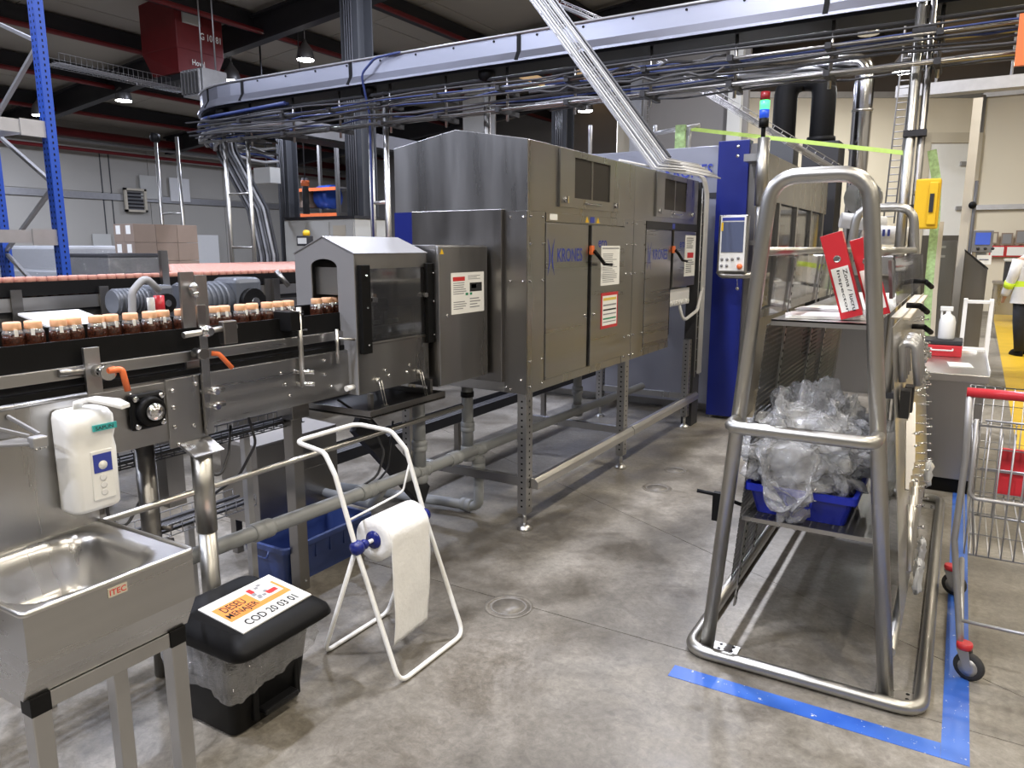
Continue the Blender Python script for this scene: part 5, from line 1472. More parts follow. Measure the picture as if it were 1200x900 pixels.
# ================================================================ MACHINERY BEHIND
t = thing('exhaust_duct', 'thick black exhaust duct with an elbow behind the second machine', 'duct', (-2.3, 12.2, 0))
yd = 12.2
e = [PY(930, 165, yd), PY(930, 105, yd), PY(964, 105, yd), PY(964, 165, yd)]
q = PY(922, 95, yd); q2 = PY(962, 165, yd)
r_ = .17
zt_ = q.z + .0
MB().tube(fillet([(q.x, yd, .5), (q.x, yd, zt_), (q2.x, yd, zt_), (q2.x, yd, 2.0)], .34, 8), r_, 18).obj('elbow', 'black', t)
MB().cyl((q2.x, yd, q2.z - .03), (q2.x, yd, q2.z + .05), r_ + .03, 18).obj('flange', 'black', t)
b0, b1 = PY(942, 168, 12.0), PY(985, 168, 12.0)
MB().box(b0.x, b1.x, 11.9, 12.5, 0, b0.z).obj('duct_box', 'dark', t, bevel=.01)
MB().box(q.x - .2, q.x + .2, 12.0, 12.4, 0, 3.2).obj('fan_housing', 'column', t)
t = thing('insulated_pipe', 'shiny insulated pipe dropping from the ceiling by the cream wall', 'pipe', (-1.4, 13, 2))
ys = 12.8
a, b = PY(1015, 72, ys), PY(1004, 208, ys)
MB().tube(fillet([(b.x, ys, .0), (b.x, ys, a.z), (b.x - 2.2, ys, a.z + .02)], .2), .14, 16).obj('pipe', 'chrome', t)
for k in range(4): MB().cyl((b.x, ys, b.z + .4 + .55 * k), (b.x, ys, b.z + .44 + .55 * k), .15, 16).obj('joint_ring', 'steel_bright', t)
# pump group by the rack
t = thing('pump_unit', 'white and steel pump unit standing beyond the tool rack', 'pump', (-1.2, 9.5, 0))
c1 = PY(1012, 232, 9.5)
MB().cyl((c1.x, 9.35, c1.z), (c1.x, 9.65, c1.z), .19, 20).obj('fan_cowl', 'steel', t)
MB().cyl((c1.x, 9.5, .0), (c1.x, 9.5, c1.z), .10, 14).obj('column', 'steel', t)
c2 = PY(1000, 258, 9.3)
MB().cyl((c2.x - .12, 9.2, c2.z), (c2.x + .32, 9.35, c2.z - .05), .085, 16).obj('motor', 'white_part', t)
c3 = PY(1035, 277, 9.0)
mo = MB().cyl((c3.x - .10, 9.0, c3.z + .02), (c3.x + .22, 9.1, c3.z), .10, 18).obj('motor', 'white_part', t)
text(MB(), 'ill', (c3.x - .05, 8.87, c3.z), (.12, .03, 0), (0, 0, .07)).obj('lettering', 'logo_blue', mo)
MB().box(c2.x - .35, c3.x + .3, 8.9, 9.7, 1.30, 1.52).obj('gear_case', 'steel_bright', t, bevel=.02)
MB().box(c2.x - .25, c3.x + .2, 9.0, 9.6, 0, 1.30).obj('stand', 'steel_dark', t)
MB().box(c2.x - .15, c2.x + .2, 8.88, 8.95, 1.45, 1.60).obj('blue_cover', 'blue', t)
# tall post (double tube) by the cream wall, cable chain and yellow box
yp = 7.2
t = thing('tall_post', 'tall polished double-tube post carrying the overhead duct', 'post', (PY(1072, 150, yp).x, yp, 0))
x = PY(1072, 150, yp).x
MB().cyl((x - .03, yp, 0), (x - .03, yp, 3.55), .042, 16).obj('tube', 'steel_tube', t)
MB().cyl((x + .055, yp + .02, 0), (x + .055, yp + .02, 3.55), .030, 14).obj('tube', 'steel_dark', t)
for z in (.3, 1.9, 2.5, 3.3): MB().box(x - .08, x + .09, yp - .05, yp + .06, z, z + .05).obj('clamp', 'dark', t)
MB().box(x - .10, x + .12, yp - .1, yp + .12, 0, .012).obj('base_plate', 'steel', t)
t = thing('yellow_box', 'yellow plastic hose box hung beside the tall post', 'box', (PY(1085, 240, 7).x, 7.0, 1.6))
a, b = PY(1074, 210, 7.0), PY(1098, 268, 7.0)
MB().box(a.x, b.x, 6.98, 7.12, b.z, a.z).obj('case', 'yellow', t, bevel=.012)
MB().box(a.x + .10, b.x - .015, 6.955, 6.98, b.z + .03, a.z - .03).obj('cover', 'yellow', t, bevel=.008)
MB().box(a.x + .11, a.x + .14, 6.945, 6.956, b.z + .13, a.z - .12).obj('slot', 'dark', t)
MB().bar((a.x, 7.08, a.z - .1), (x + .05, 7.2, a.z - .1), .03, .03).obj('bracket', 'steel', t)
t = thing('strap_curtain', 'lime and tan patterned strap hanging down behind the yellow box', 'strap', (PY(1088, 300, 7.3).x, 7.35, 1))
pts = [PY(1092, 176, 7.35), PY(1098, 215, 7.35), PY(1096, 260, 7.35), PY(1092, 300, 7.35), PY(1088, 345, 7.35), PY(1085, 400, 7.35), V((PY(1083, 470, 7.35).x, 7.35, 0.0))]
m = MB()
for i in range(len(pts) - 1): m.bar(pts[i], pts[i + 1], .012, .07, (1, 0, 0))
m.obj('strap', 'green_cloth', t)
m = MB()
for i in range(2, len(pts) - 1):
    a, b = pts[i] + V((.048, 0, 0)), pts[i + 1] + V((.048, 0, 0)); m.bar(a, b, .014, .035, (1, 0, 0))
m.obj('tan_edge', 'beige', t)
# door post line and steel cabinets in front of cream wall
yq = 11.0
t = thing('guard_post', 'slim beige steel post with cable in front of the white door', 'post', (PY(1128, 330, yq).x, yq, 0))
q = PY(1132, 250, yq)
MB().box(q.x - .05, q.x + .05, yq - .05, yq + .05, 0, PY(1150, 115, yq).z).obj('tube', 'beige', t)
MB().tube([(q.x + .08, yq - .06, 0), (q.x + .08, yq - .06, 2.4)], .02, 8).obj('cable', 'cable', t)
MB().ball((q.x + .06, yq - .08, PY(1134, 241, yq).z), .045, 10).obj('camera', 'black', t)
t = thing('sloped_console', 'dark steel console with sloping top beyond the workbench', 'console', (PY(1140, 330, 10).x, 10, 0))
a, b = PY(1131, 294, 10), PY(1157, 316, 10)
MB().prism([(a.x, 0), (b.x, 0), (b.x, b.z), (a.x, a.z)], (0, 9.9, 0), (1, 0, 0), (0, 0, 1), (0, 1.0, 0)).obj('body', 'steel_dark', t, bevel=.005)
MB().prism([(a.x - .005, a.z), (b.x + .005, b.z), (b.x + .005, b.z + .02), (a.x - .005, a.z + .02)], (0, 9.88, 0), (1, 0, 0), (0, 0, 1), (0, 1.04, 0)).obj('edge_trim', 'dark', t)
t = thing('steel_locker', 'dark steel cabinet standing behind the step stool', 'cabinet', (PY(1105, 340, 9.4).x, 9.5, 0))
a, b = PY(1088, 282, 9.4), PY(1122, 282, 9.4)
MB().box(a.x, b.x, 9.4, 10.0, .08, a.z).obj('body', 'steel_dark', t, bevel=.004)
for z in (a.z - .08, a.z - .18): MB().box(a.x + .04, b.x - .1, 9.392, 9.40, z, z + .025).obj('louvre', 'steel_bright', t)
MB().box(a.x + .03, b.x - .03, 9.45, 9.95, 0, .08).obj('plinth', 'black', t)
# HMI pod, notice boards and printer desk at the far end
t = thing('monitor_pod', 'blue-screened operator terminal in front of the notice boards', 'terminal', (PY(1152, 280, 11.5).x, 11.5, 0))
a, b = PY(1141, 270, 11.5), PY(1162, 296, 11.5)
MB().box(a.x, b.x, 11.45, 11.6, b.z, a.z).obj('housing', 'grey_paint', t, bevel=.01)
MB().box(a.x + .03, b.x - .03, 11.443, 11.45, b.z + .10, a.z - .03).obj('screen', 'screen_blue', t)
for k in range(3): MB().lathe((a.x + .07 + .08 * k, 11.45, b.z + .05), [(.02, 0), (.02, .01), (1e-5, .012)], 8, (0, -1, 0)).obj('key', 'ink', t)
MB().box((a.x + b.x) / 2 - .06, (a.x + b.x) / 2 + .06, 11.48, 11.58, 0, b.z).obj('stand', 'steel', t)
t = thing('paper_holder', 'white document holder below the operator terminal', 'document holder', (PY(1153, 305, 11.4).x, 11.4, .6))
a, b = PY(1145, 299, 11.42), PY(1161, 310, 11.42)
MB().box(a.x, b.x, 11.41, 11.43, b.z, a.z).obj('sheet', 'paper', t); MB().box(a.x + .03, b.x - .03, 11.405, 11.41, (a.z + b.z) / 2, a.z - .05).obj('print', 'cable_blue', t)
for i, (x0, y0, x1, y1, mt) in enumerate(((1162, 272, 1169, 286, 'beige'), (1174, 273, 1186, 287, 'grey_ink'), (1191, 270, 1203, 286, 'grey_ink'), (1160, 288, 1177, 301, 'paper'), (1179, 288, 1204, 301, 'paper'), (1134, 273, 1139, 286, 'beige'), (1134, 289, 1140, 300, 'paper'))):
    a, b = PY(x0, y0, 22.3), PY(x1, y1, 22.3)
    r = thing('notice_board', ('small beige card', 'framed grey photograph', 'larger framed grey photograph', 'red-edged white sheet', 'wide red-edged white sheet', 'narrow beige card', 'narrow white sheet')[i] + ' on the cream wall', 'notice', (a.x, 22.33, b.z))
    MB().box(a.x, b.x, 22.31, 22.345, b.z, a.z).obj('board', 'red_plastic' if i in (3, 4) else 'cardboard_light', r); e = .03
    MB().box(a.x + e, b.x - e, 22.295, 22.31, b.z + e, a.z - e).obj('sheet', mt, r)
t = thing('printer_desk', 'pale desk with a black printer below the notice boards', 'desk', (1.6, 19, 0))
a = PY(1165, 322, 19.0); zt_ = PY(1180, 330, 19.0).z
MB().box(a.x, 3.2, 18.8, 19.6, zt_ - .05, zt_).obj('desktop', 'steel', t)
for xx in (a.x + .05, 3.1): 
    for yy in (18.85, 19.5): MB().box(xx - .03, xx + .03, yy, yy + .05, 0, zt_ - .05).obj('leg', 'steel', t)
MB().box(a.x + .08, 3.0, 19.5, 19.55, .15, zt_ - .05).obj('back_panel', 'steel', t)
z2 = PY(1180, 303, 19.2).z
r = thing('printer', 'black printer with white lid on the far desk', 'printer', (a.x + .6, 19.2, zt_))
MB().box(a.x + .18, a.x + .95, 18.95, 19.5, zt_, z2 - .06).obj('body', 'dark', r, bevel=.02); MB().box(a.x + .16, a.x + .97, 18.93, 19.52, z2 - .06, z2).obj('lid', 'pcb_white', r, bevel=.015)

# ================================================================ PERSON
PP = PZ(1198, 416)
t = thing('person', 'person in white jacket with hi-vis band and dark trousers on the yellow walkway', 'person', (PP.x - .02, PP.y, 0))
def skin(name, edges, pts, rad, mat, root=0, sub=2):
    me = bpy.data.meshes.new(name); me.from_pydata([V(p) for p in pts], edges, []); me.materials.append(MATS[mat])
    o = bpy.data.objects.new(name, me); C.objects.link(o); o.parent = t
    o.modifiers.new('skin', 'SKIN'); s = o.modifiers.new('sub', 'SUBSURF'); s.levels = sub; s.render_levels = sub
    for i, v_ in enumerate(me.skin_vertices[0].data):
        r = rad[i]; v_.radius = (r, r) if not isinstance(r, tuple) else r; v_.use_root = (i == root)
    return o
# x = left/right in picture, faces away (+y) and slightly left
def arm(s, sw):
    return [(s * .19, 0, 1.42), (s * .25, -.01 + sw * .3, 1.16), (s * .25, .05 + sw, .93), (s * .245, .08 + sw, .86)]
pts = [(0, 0, .95), (0, 0, 1.15), (0, 0, 1.36), (0, .01, 1.50), (0, .03, 1.60), (0, .02, 1.72)]
rad = [(.15, .11), (.14, .10), (.17, .10), .055, .085, .085]
ed = [(0, 1), (1, 2), (2, 3), (3, 4), (4, 5)]
for s, sw in ((-1, .08), (1, -.08)):
    k = len(pts); pts += arm(s, sw); rad += [.06, .045, .035, .03]; ed += [(2, k), (k, k + 1), (k + 1, k + 2), (k + 2, k + 3)]
    for f in range(4):
        kk = len(pts); fx = s * .245 + (f - 1.5) * .018 * .6
        pts += [(fx, .10 + sw + .012 * f * 0, .82), (fx, .115 + sw, .765 + .004 * abs(f - 1.5))]; rad += [.010, .008]; ed += [(k + 3, kk), (kk, kk + 1)]
    kk = len(pts); pts += [(s * .225, .13 + sw, .83), (s * .22, .15 + sw, .79)]; rad += [.011, .009]; ed += [(k + 3, kk), (kk, kk + 1)]
    k = len(pts); pts += [(s * .09, 0, .88), (s * .10, .02 - sw * .6, .50), (s * .10, -.02 - sw * 1.2, .10), (s * .105, .10 - sw * 1.2, .045)]; rad += [.085, .058, .042, .035]
    ed += [(0, k), (k, k + 1), (k + 1, k + 2), (k + 2, k + 3)]
skin('body', ed, pts, rad, 'skin')
def ell(cx, cy, z, a, b, n=18): return [(cx + a * math.cos(2 * math.pi * i / n), cy + b * math.sin(2 * math.pi * i / n), z) for i in range(n)]
jk = loft(MB(), [ell(0, 0, .78, .235, .185), ell(0, 0, .95, .215, .16), ell(0, 0, 1.15, .19, .14), ell(0, 0, 1.35, .21, .135), ell(0, .005, 1.46, .17, .105), ell(0, .01, 1.52, .07, .07)], True, False).obj('jacket', 'jacket', t, local=True)
loft(MB(), [ell(0, 0, 1.02, .206, .152), ell(0, 0, 1.11, .202, .150)], True, False).obj('hivis_band', 'hivis', jk, local=True)
for s, sw in ((-1, .08), (1, -.08)):
    a = arm(s, sw); MB().tube(a[:3] + [(a[2][0] + (a[3][0] - a[2][0]) * .5, a[2][1] + .015, .90)], [.085, .072, .06, .058], 12).obj('sleeve', 'jacket', jk, local=True)
    p0, p1 = V(a[1]), V(a[2]); MB().tube([p0 * .72 + p1 * .28, p0 * .35 + p1 * .65], [.076, .068], 12).obj('sleeve_band', 'hivis', jk, local=True)
    MB().tube([(s * .09, 0, .93), (s * .10, .02 - sw * .6, .50), (s * .10, -.02 - sw * 1.2, .07)], [.115, .085, .07], 12).obj('trouser_leg', 'trousers', t, local=True)
    loft(MB(), [ell(s * .105, .05 - sw * 1.2, 0, .052, .15), ell(s * .105, .05 - sw * 1.2, .03, .054, .15), ell(s * .105, .03 - sw * 1.2, .075, .048, .12), ell(s * .103, -.01 - sw * 1.2, .11, .045, .06)]).obj('shoe', 'black', t, local=True)
MB().ball((0, -.012, 1.70), .105, 14, (.88, 1.0, 1.05)).obj('hair', 'hair', t, local=True)
m = MB()
m.ball((0, .125, 1.655), .016, 8, (.7, 1, 1.2)).ball((-.085, .03, 1.655), .018, 8, (.5, 1, 1.6)).ball((.085, .03, 1.655), .018, 8, (.5, 1, 1.6))
m.obj('nose_and_ears', 'skin', t, local=True)
m = MB().ball((-.033, .105, 1.68), .011, 8).ball((.033, .105, 1.68), .011, 8); m.obj('eyes', 'white_paint', t, local=True)
MB().box(-.025, .025, .108, .114, 1.603, 1.612).obj('mouth', 'red_ink', t, local=True)
t.rotation_euler = (0, 0, .5)
# ================================================================ OVERHEAD DUCT (air conveyor trunk)
DY, DZ0, DZ1 = 7.2, 3.53, 3.81
path = []
for i in range(13): path.append((V((5.5 - i * 14.3 / 12, DY, 0)), V((0, -1, 0))))
cxx, cyy, rb = -8.8, DY + 1.9, 1.9
for i in range(1, 11):
    a = math.radians(270 - 9 * i); path.append((V((cxx + rb * math.cos(a), cyy + rb * math.sin(a), 0)), V((math.cos(a), math.sin(a), 0))))
for i in range(1, 6): path.append((V((cxx - rb, cyy + i * 2, 0)), V((-1, 0, 0))))
def sweep(mb, prof, closed=True):
    k = len(prof); vs = []
    for p, nrm in path:
        for o, z in prof: vs.append(p + nrm * o + V((0, 0, z)))
    fs = []
    for i in range(len(path) - 1):
        for j in range(k if closed else k - 1):
            j2 = (j + 1) % k; fs.append((i * k + j, i * k + j2, (i + 1) * k + j2, (i + 1) * k + j))
    return mb.add(vs, fs)
t = thing('overhead_duct', 'long bright overhead conveyor duct with rounded turn crossing the hall', 'duct', (-3, DY, DZ0))
sweep(MB(), [(0, DZ1), (0, DZ0 + .11), (-.012, DZ0 + .11), (-.012, DZ1)]).obj('side_sheet', 'duct_steel', t)
sweep(MB(), [(0, DZ0 + .11), (.055, DZ0 + .025), (.055, DZ0), (.04, DZ0), (.04, DZ0 + .02), (-.012, DZ0 + .10)]).obj('lower_lip', 'duct_steel', t)
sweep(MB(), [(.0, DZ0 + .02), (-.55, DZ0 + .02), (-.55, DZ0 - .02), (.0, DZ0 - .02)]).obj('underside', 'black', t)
sweep(MB(), [(-.53, DZ1), (-.53, DZ0 + .02), (-.55, DZ0 + .02), (-.55, DZ1)]).obj('rear_sheet', 'duct_steel', t)
m = MB()
for p, nrm in path: pass
m.tube([p + nrm * .01 + V((0, 0, DZ1 + .008)) for p, nrm in path], .014, 8).obj('top_pipe', 'galv', t)
for px in (232, 283, 411, 608, 963):
    q = PY(px, 90, DY)
    if px < 240: p, nrm = path[14]
    else: p, nrm = V((q.x, DY, 0)), V((0, -1, 0))
    tg = V((-nrm.y, nrm.x, 0))
    MB().obox(p + nrm * .004 + V((0, 0, (DZ1 + DZ0 + .11) / 2)), tg * .022, nrm * .006, (0, 0, (DZ1 - DZ0 - .11) / 2)).obox(p + nrm * .032 + V((0, 0, DZ0 + .062)), tg * .022, nrm * .006, nrm * -.028 + V((0, 0, .047))).obj('joint_strap', 'black', t)
m = MB()
for i in range(26): x = 5 - i * .53; m.cyl((x, DY - .008, DZ1 - .035), (x, DY + .0, DZ1 - .035), .013, 8)
m.obj('bolts', 'black', t)
# duct posts
def dpost(px, y, zt, label, mat='steel_tube', r=.03, px2=None, zc=None, ztop=None):
    x = PY(px, 150, y).x
    r_ = thing('duct_post', label, 'post', (x, y, 0))
    MB().cyl((x, y, 0), (x, y, zt), r, 12).obj('tube', mat, r_)
    if px2:
        x2 = PY(px2, 150, y).x
        MB().cyl((x2, y, 0), (x2, y, zt), r, 12).obj('tube', mat, r_)
        for z in zc: MB().cyl((x, y, z), (x2, y, z), r * .6, 10).obj('rung', mat, r_)
    MB().lathe((x, y - .07, zt + .03), [(.02, 0), (.08, .01), (.08, .12), (.02, .13)], 16, (0, 1, 0)).obj('pivot_clamp', 'black', r_)
    MB().box(x - .06, x + .06, y - .06, y + .06, 0, .01).obj('base_plate', mat, r_)
    return r_
yb = 7.32
dpost(434, yb, 3.45, 'pale double steel post with blue cable holding the overhead duct', 'steel_bright', .036, 452, (2.15,))
dpost(571, yb, 3.45, 'steel post holding the duct behind the tunnel machine roof', 'steel_tube', .04)
dpost(262, yb, 3.45, 'ladder-like pair of steel posts near the sloping cable drop', 'steel_tube', .03, 289, (2.35, 1.6))
dpost(181, 8.6, 3.5, 'ladder-like pair of steel posts at the rounded duct end', 'steel_tube', .03, 206, (2.2, 1.5))
x = PY(434, 110, yb).x
tag(MB().tube(fillet([(x + .6, DY - .03, DZ1 + .01), (x + .25, DY - .07, DZ1 - .02), (x + .05, DY - .09, DZ0 + .1), (x + .02, yb - .05, 3.2), (x + .02, yb - .05, 1.4)], .15), .014, 6).obj('blue_cable', 'cable_blue'), 'blue cable bending over the duct and down the pale post', 'cable')
# rails and cable bundles below the duct
for i, (y, z, r, mt) in enumerate(((7.10, 3.27, .016, 'steel_dark'), (7.10, 3.05, .016, 'steel_dark'), (7.45, 3.30, .020, 'steel_dark'), (7.45, 3.10, .02, 'steel_dark'), (7.28, 3.42, .018, 'cable'))):
    tag(MB().cyl((5.5, y, z), (-9.4, y, z), r, 8).obj('overhead_rail', mt), ('upper front steel guide rail below the overhead duct', 'lower front steel guide rail below the overhead duct', 'upper rear guide rail below the overhead duct', 'lower rear guide rail below the overhead duct', 'black cable rail tight below the overhead duct')[i], 'rail', 'guide rails under the duct')
hg0 = None
for i in range(17):
    xx = 4.6 - .82 * i
    r_ = thing('rail_hanger', 'small clamp hanger joining the guide rails to the duct', 'hanger', (xx, 7.28, 3.0), 'hangers under the duct')
    MB().cyl((xx, 7.28, 2.96), (xx, 7.28, DZ0), .016, 8).obj('rod', 'steel_dark', r_)
    for z in (3.27, 3.05): MB().bar((xx, 7.06, z), (xx, 7.50, z), .05, .05).obj('cross_clamp', 'dark', r_)
rng = random.Random(11)
for i in range(16):
    y = 7.05 + .04 * (i % 11); z = 3.02 + .025 * rng.randrange(14)
    pts = []; xx = 5.0 if i % 3 else -2.0
    xe = -9.6 if i % 2 else -4
    n = 18
    for k in range(n + 1): pts.append((xx + (xe - xx) * k / n, y + .03 * math.sin(k * 1.3 + i), z - .05 * abs(math.sin(k * .9 + i * .7)) * rng.uniform(.3, 1.2)))
    tag(MB().tube(pts, rng.choice((.008, .011, .014)), 5).obj('overhead_cable', rng.choice(('cable', 'cable', 'cable_grey', 'cable_blue'))), 'thin cable sagging along the guide rails under the duct', 'cable', 'cables along the guide rails')
# wrapped mass of cables at the turn
for i in range(14):
    pts = []
    for k in range(12):
        a = math.radians(265 - 9 * k); rr_ = 1.75 + .05 * (i % 5)
        pts.append((cxx + rr_ * math.cos(a) + (1.2 if k == 0 else 0), cyy + rr_ * math.sin(a), 3.1 + .028 * i + .05 * rng.uniform(-1, 1)))
    tag(MB().tube(pts, rng.choice((.012, .02, .026)), 5).obj('bundled_cable', rng.choice(('cable_grey', 'cable', 'galv', 'cable_blue'))), 'cable of the tangled bundle below the rounded duct end', 'cable', 'cables at the duct turn')
# sloping dark cable drop on the left
a, b, c_ = PY(262, 150, 7.9), PY(300, 245, 7.9), PY(312, 300, 7.9)
t = thing('cable_drop', 'thick dark cable bundle sloping down behind the back conveyor', 'cable bundle', (c_.x, 7.9, 0))
for i in range(9):
    dx = .045 * (i - 4)
    MB().tube(fillet([(a.x + dx * .6, 7.9 + .03 * (i % 3), 3.5), (a.x + dx, 7.9 + .03 * (i % 3), a.z - .35), (b.x + dx, 7.9 + .03 * (i % 3), b.z), (c_.x + dx, 7.9 + .03 * (i % 3), c_.z), (c_.x + dx, 7.9, .0)], .2), .026, 6).obj('cable', ('cable', 'cable_grey', 'dark')[i % 3], t)
# cable ladder dropping to the tunnel machine roof
yl = 5.62
a, b = PY(600, -50, yl), PY(776, 192, yl)
d = (b - a).normalized(); n_ = V((0, -1, 0)); sd = d.cross(n_).normalized()
t = thing('cable_ladder', 'steep cable ladder carrying pale cables down to the tunnel machine roof', 'cable tray', b)
for s_ in (-.075, .075): MB().bar(a + sd * s_, b + sd * s_, .012, .05, n_).obj('stringer', 'galv' if s_ > 0 else 'dark', t)
L_ = (b - a).length
for k in range(int(L_ / .22)): p = a + d * (.1 + .22 * k); MB().bar(p - sd * .075, p + sd * .075, .02, .012, n_).obj('rung', 'galv', t)
for i in range(9):
    o_ = sd * (-.062 + .0155 * i) + n_ * (.03 + .012 * (i % 2))
    e = b + o_
    MB().tube([a + o_, a * .5 + b * .5 + o_ + V((.01 * math.sin(i), 0, 0)), e, e + V((.06 + .02 * i, .10, -.02)), e + V((.12 + .02 * i, .40 + .05 * i, -.02))], .007, 6).obj('cable', 'cable_white' if i % 3 else 'cable_grey', t)
# mesh trays crossing at the right
def mesh_tray(label, a, b, w=.22, h=.06, mat='galv', n=None):
    a, b = V(a), V(b); d = b - a; L_ = d.length; d.normalize()
    sd = d.cross(V((0, 0, 1))).normalized(); u = sd.cross(d)
    m = MB()
    for s_, hh in ((-1, h), (-1, 0), (-.33, 0), (.33, 0), (1, 0), (1, h)): m.tube([a + sd * s_ * w / 2 + u * hh, b + sd * s_ * w / 2 + u * hh], .004, 4)
    k = 0
    while k * .10 < L_:
        p = a + d * k * .10; m.tube([p - sd * w / 2 + u * h, p - sd * w / 2, p + sd * w / 2, p + sd * w / 2 + u * h], .004, 4); k += 1
    r_ = thing('mesh_tray', label, 'cable tray', (a + b) / 2)
    m.obj('wire_basket', mat, r_)
    m = MB()
    for i in range(4): m.tube([a + sd * w * (-.35 + .2 * i) + u * .014, (a + b) / 2 + sd * w * (-.3 + .2 * i) + u * .02, b + sd * w * (-.35 + .2 * i) + u * .014], .010, 5)
    m.obj('cables', 'cable_grey', r_)
mesh_tray('sloping wire mesh tray above the second machine', PY(770, 75, 8.0), PY(985, 205, 8.6))
mesh_tray('wire mesh tray rising steeply to the roof behind the cable ladder', PY(650, 5, 8.2), PY(712, 32, 8.2))
mesh_tray('long wire mesh tray under the roof near the red heater', PC(60, 75, 1.6), PC(218, 108, 1.6), .5, .16)
mesh_tray('upright wire ladder tray beside the dark grey wall', PY(754, 160, 16.85), PY(756, 75, 16.85), .3, .06)
yy = 12.6
a, b = PY(1086, 106, yy), PY(1200, 93, yy)
t = thing('tray_channel', 'pale steel cable channel above the cream wall', 'cable tray', (a.x, yy, a.z))
MB().box(a.x - .4, b.x + 3, yy, yy + .25, a.z - .06, a.z + .10).obj('channel', 'galv', t)
for xx in (a.x + .1, a.x + 1.0, a.x + 2): MB().cyl((xx, yy + .1, a.z), (xx, yy + .1, 6.8), .02, 6).obj('hanger', 'galv', t)
for i, (p0, p1) in enumerate((((1090, 62), (1200, 44)), ((1095, 78), (1200, 64)), ((1090, 38), (1200, 22)))):
    a, b = PY(p0[0], p0[1], 9.0), PY(p1[0], p1[1], 9.0)
    tag(MB().cyl((a.x - .2, 9.0, a.z), (a.x + 4, 9.0, a.z), .020, 8).obj('overhead_pipe', 'steel_dark'), 'thin steel pipe running high towards the cream wall', 'pipe', 'high pipes at the right')
q = PY(1198, 50, 7.0)
q0, q1 = PY(1195, 18, 7.0), PY(1195, 78, 7.0)
tag(MB().box(q0.x, q0.x + .35, 6.95, 7.0, q1.z, q0.z).obj('strip_curtain', 'orange'), 'orange plastic strip hanging from the overhead rails', 'curtain')
# vertical cables hanging by the cream wall
for i, (px0, py0, px1, py1) in enumerate(((1058, 60, 1035, 262),)):
    a, b = PY(px0, py0, 10.5), PY(px1, py1, 10.5)
    m = MB()
    for dx in (0, .12): m.tube([(a.x + dx, 10.5, ceil_z(a.x)), (a.x + dx, 10.5, a.z), (b.x + dx, 10.5, b.z)], .010, 5)
    for k in range(24): f = k / 24; m.tube([(a.x + (b.x - a.x) * f, 10.5, a.z + (b.z - a.z) * f), (a.x + (b.x - a.x) * f + .12, 10.5, a.z + (b.z - a.z) * f)], .007, 4)
    tag(m.obj('ladder_cable', 'cable_grey'), 'thin ladder-like cable hanging in front of the cream wall', 'cable')

# ================================================================ RED HEATER
def dep(px, py, d): return CAM + ray(px, py) * (d / FPX)
K = dep(208, 60, 14.5)
xl, yr = PY(166, 60, K.y).x, PX(262, 60, K.x).y
zb_, zt_ = PY(208, 84, K.y).z, PY(208, -14, K.y).z
zm = PY(208, 55, K.y).z
t = thing('unit_heater', 'dark red ceiling unit heater hanging above the duct', 'heater', ((xl + K.x) / 2, (K.y + yr) / 2, zb_))
MB().box(xl, K.x, K.y, yr, zm, zt_).obj('casing', 'dark_red', t, bevel=.02)
e = .22
MB().add([(xl, K.y, zm), (K.x, K.y, zm), (K.x, yr, zm), (xl, yr, zm), (xl + e, K.y + e * .3, zb_), (K.x, K.y, zb_), (K.x, yr - e, zb_), (xl + e, yr - e, zb_)], [(0, 1, 5, 4), (1, 2, 6, 5), (2, 3, 7, 6), (3, 0, 4, 7), (4, 5, 6, 7)]).obj('outlet_hood', 'dark_red', t)
MB().box(xl + .3, K.x - .05, K.y + .1, yr - .3, zb_ - .12, zb_ + .01).obj('outlet', 'dark', t)
q0, q1 = PX(212, 10, K.x), PX(234, 32, K.x)
MB().box(K.x, K.x + .03, q0.y, q1.y, q1.z, q0.z).obj('service_plate', 'pcb_white', t)
q0 = PX(235, 46, K.x + .02); q1 = PX(258, 38, K.x + .02)
text(MB(), 'G 10181', (K.x + .012, q0.y, q0.z), (0, q1.y - q0.y, 0), (0, 0, .13)).obj('lettering', 'paper', t)
q0 = PX(226, 76, K.x + .02); q1 = PX(240, 72, K.x + .02)
text(MB(), 'Hoval', (K.x + .012, q0.y, q0.z), (0, q1.y - q0.y, 0), (0, 0, .11)).obj('lettering', 'paper', t)
for xx in (xl + .2, K.x - .2): MB().cyl((xx, (K.y + yr) / 2, zt_), (xx, (K.y + yr) / 2, ceil_z(xx)), .03, 6).obj('hanger', 'dark', t)
G = dep(236, 95, 13.2)
t = thing('duct_louvre', 'grey sheet metal air box with vertical louvres below the red heater', 'air duct', G)
xl, yr = PY(212, 95, G.y).x, PX(266, 95, G.x).y
z0, z1 = PY(236, 110, G.y).z, PY(236, 78, G.y).z
MB().box(xl, G.x, G.y + .03, yr, z0, z1).obj('box', 'galv', t)
for k in range(6): x = xl + (G.x - xl) * (k + .5) / 6; MB().box(x - .012, x + .012, G.y - .03, G.y + .03, z0 + .03, z1 - .03).obj('blade', 'galv', t)
MB().box(xl + .03, G.x - .03, G.y + .02, G.y + .031, z0 + .03, z1 - .03).obj('dark_gap', 'black', t)
for xx in (xl + .1, G.x - .1): MB().cyl((xx, G.y + .4, z1), (xx, G.y + .4, ceil_z(xx)), .015, 6).obj('hanger', 'galv', t)
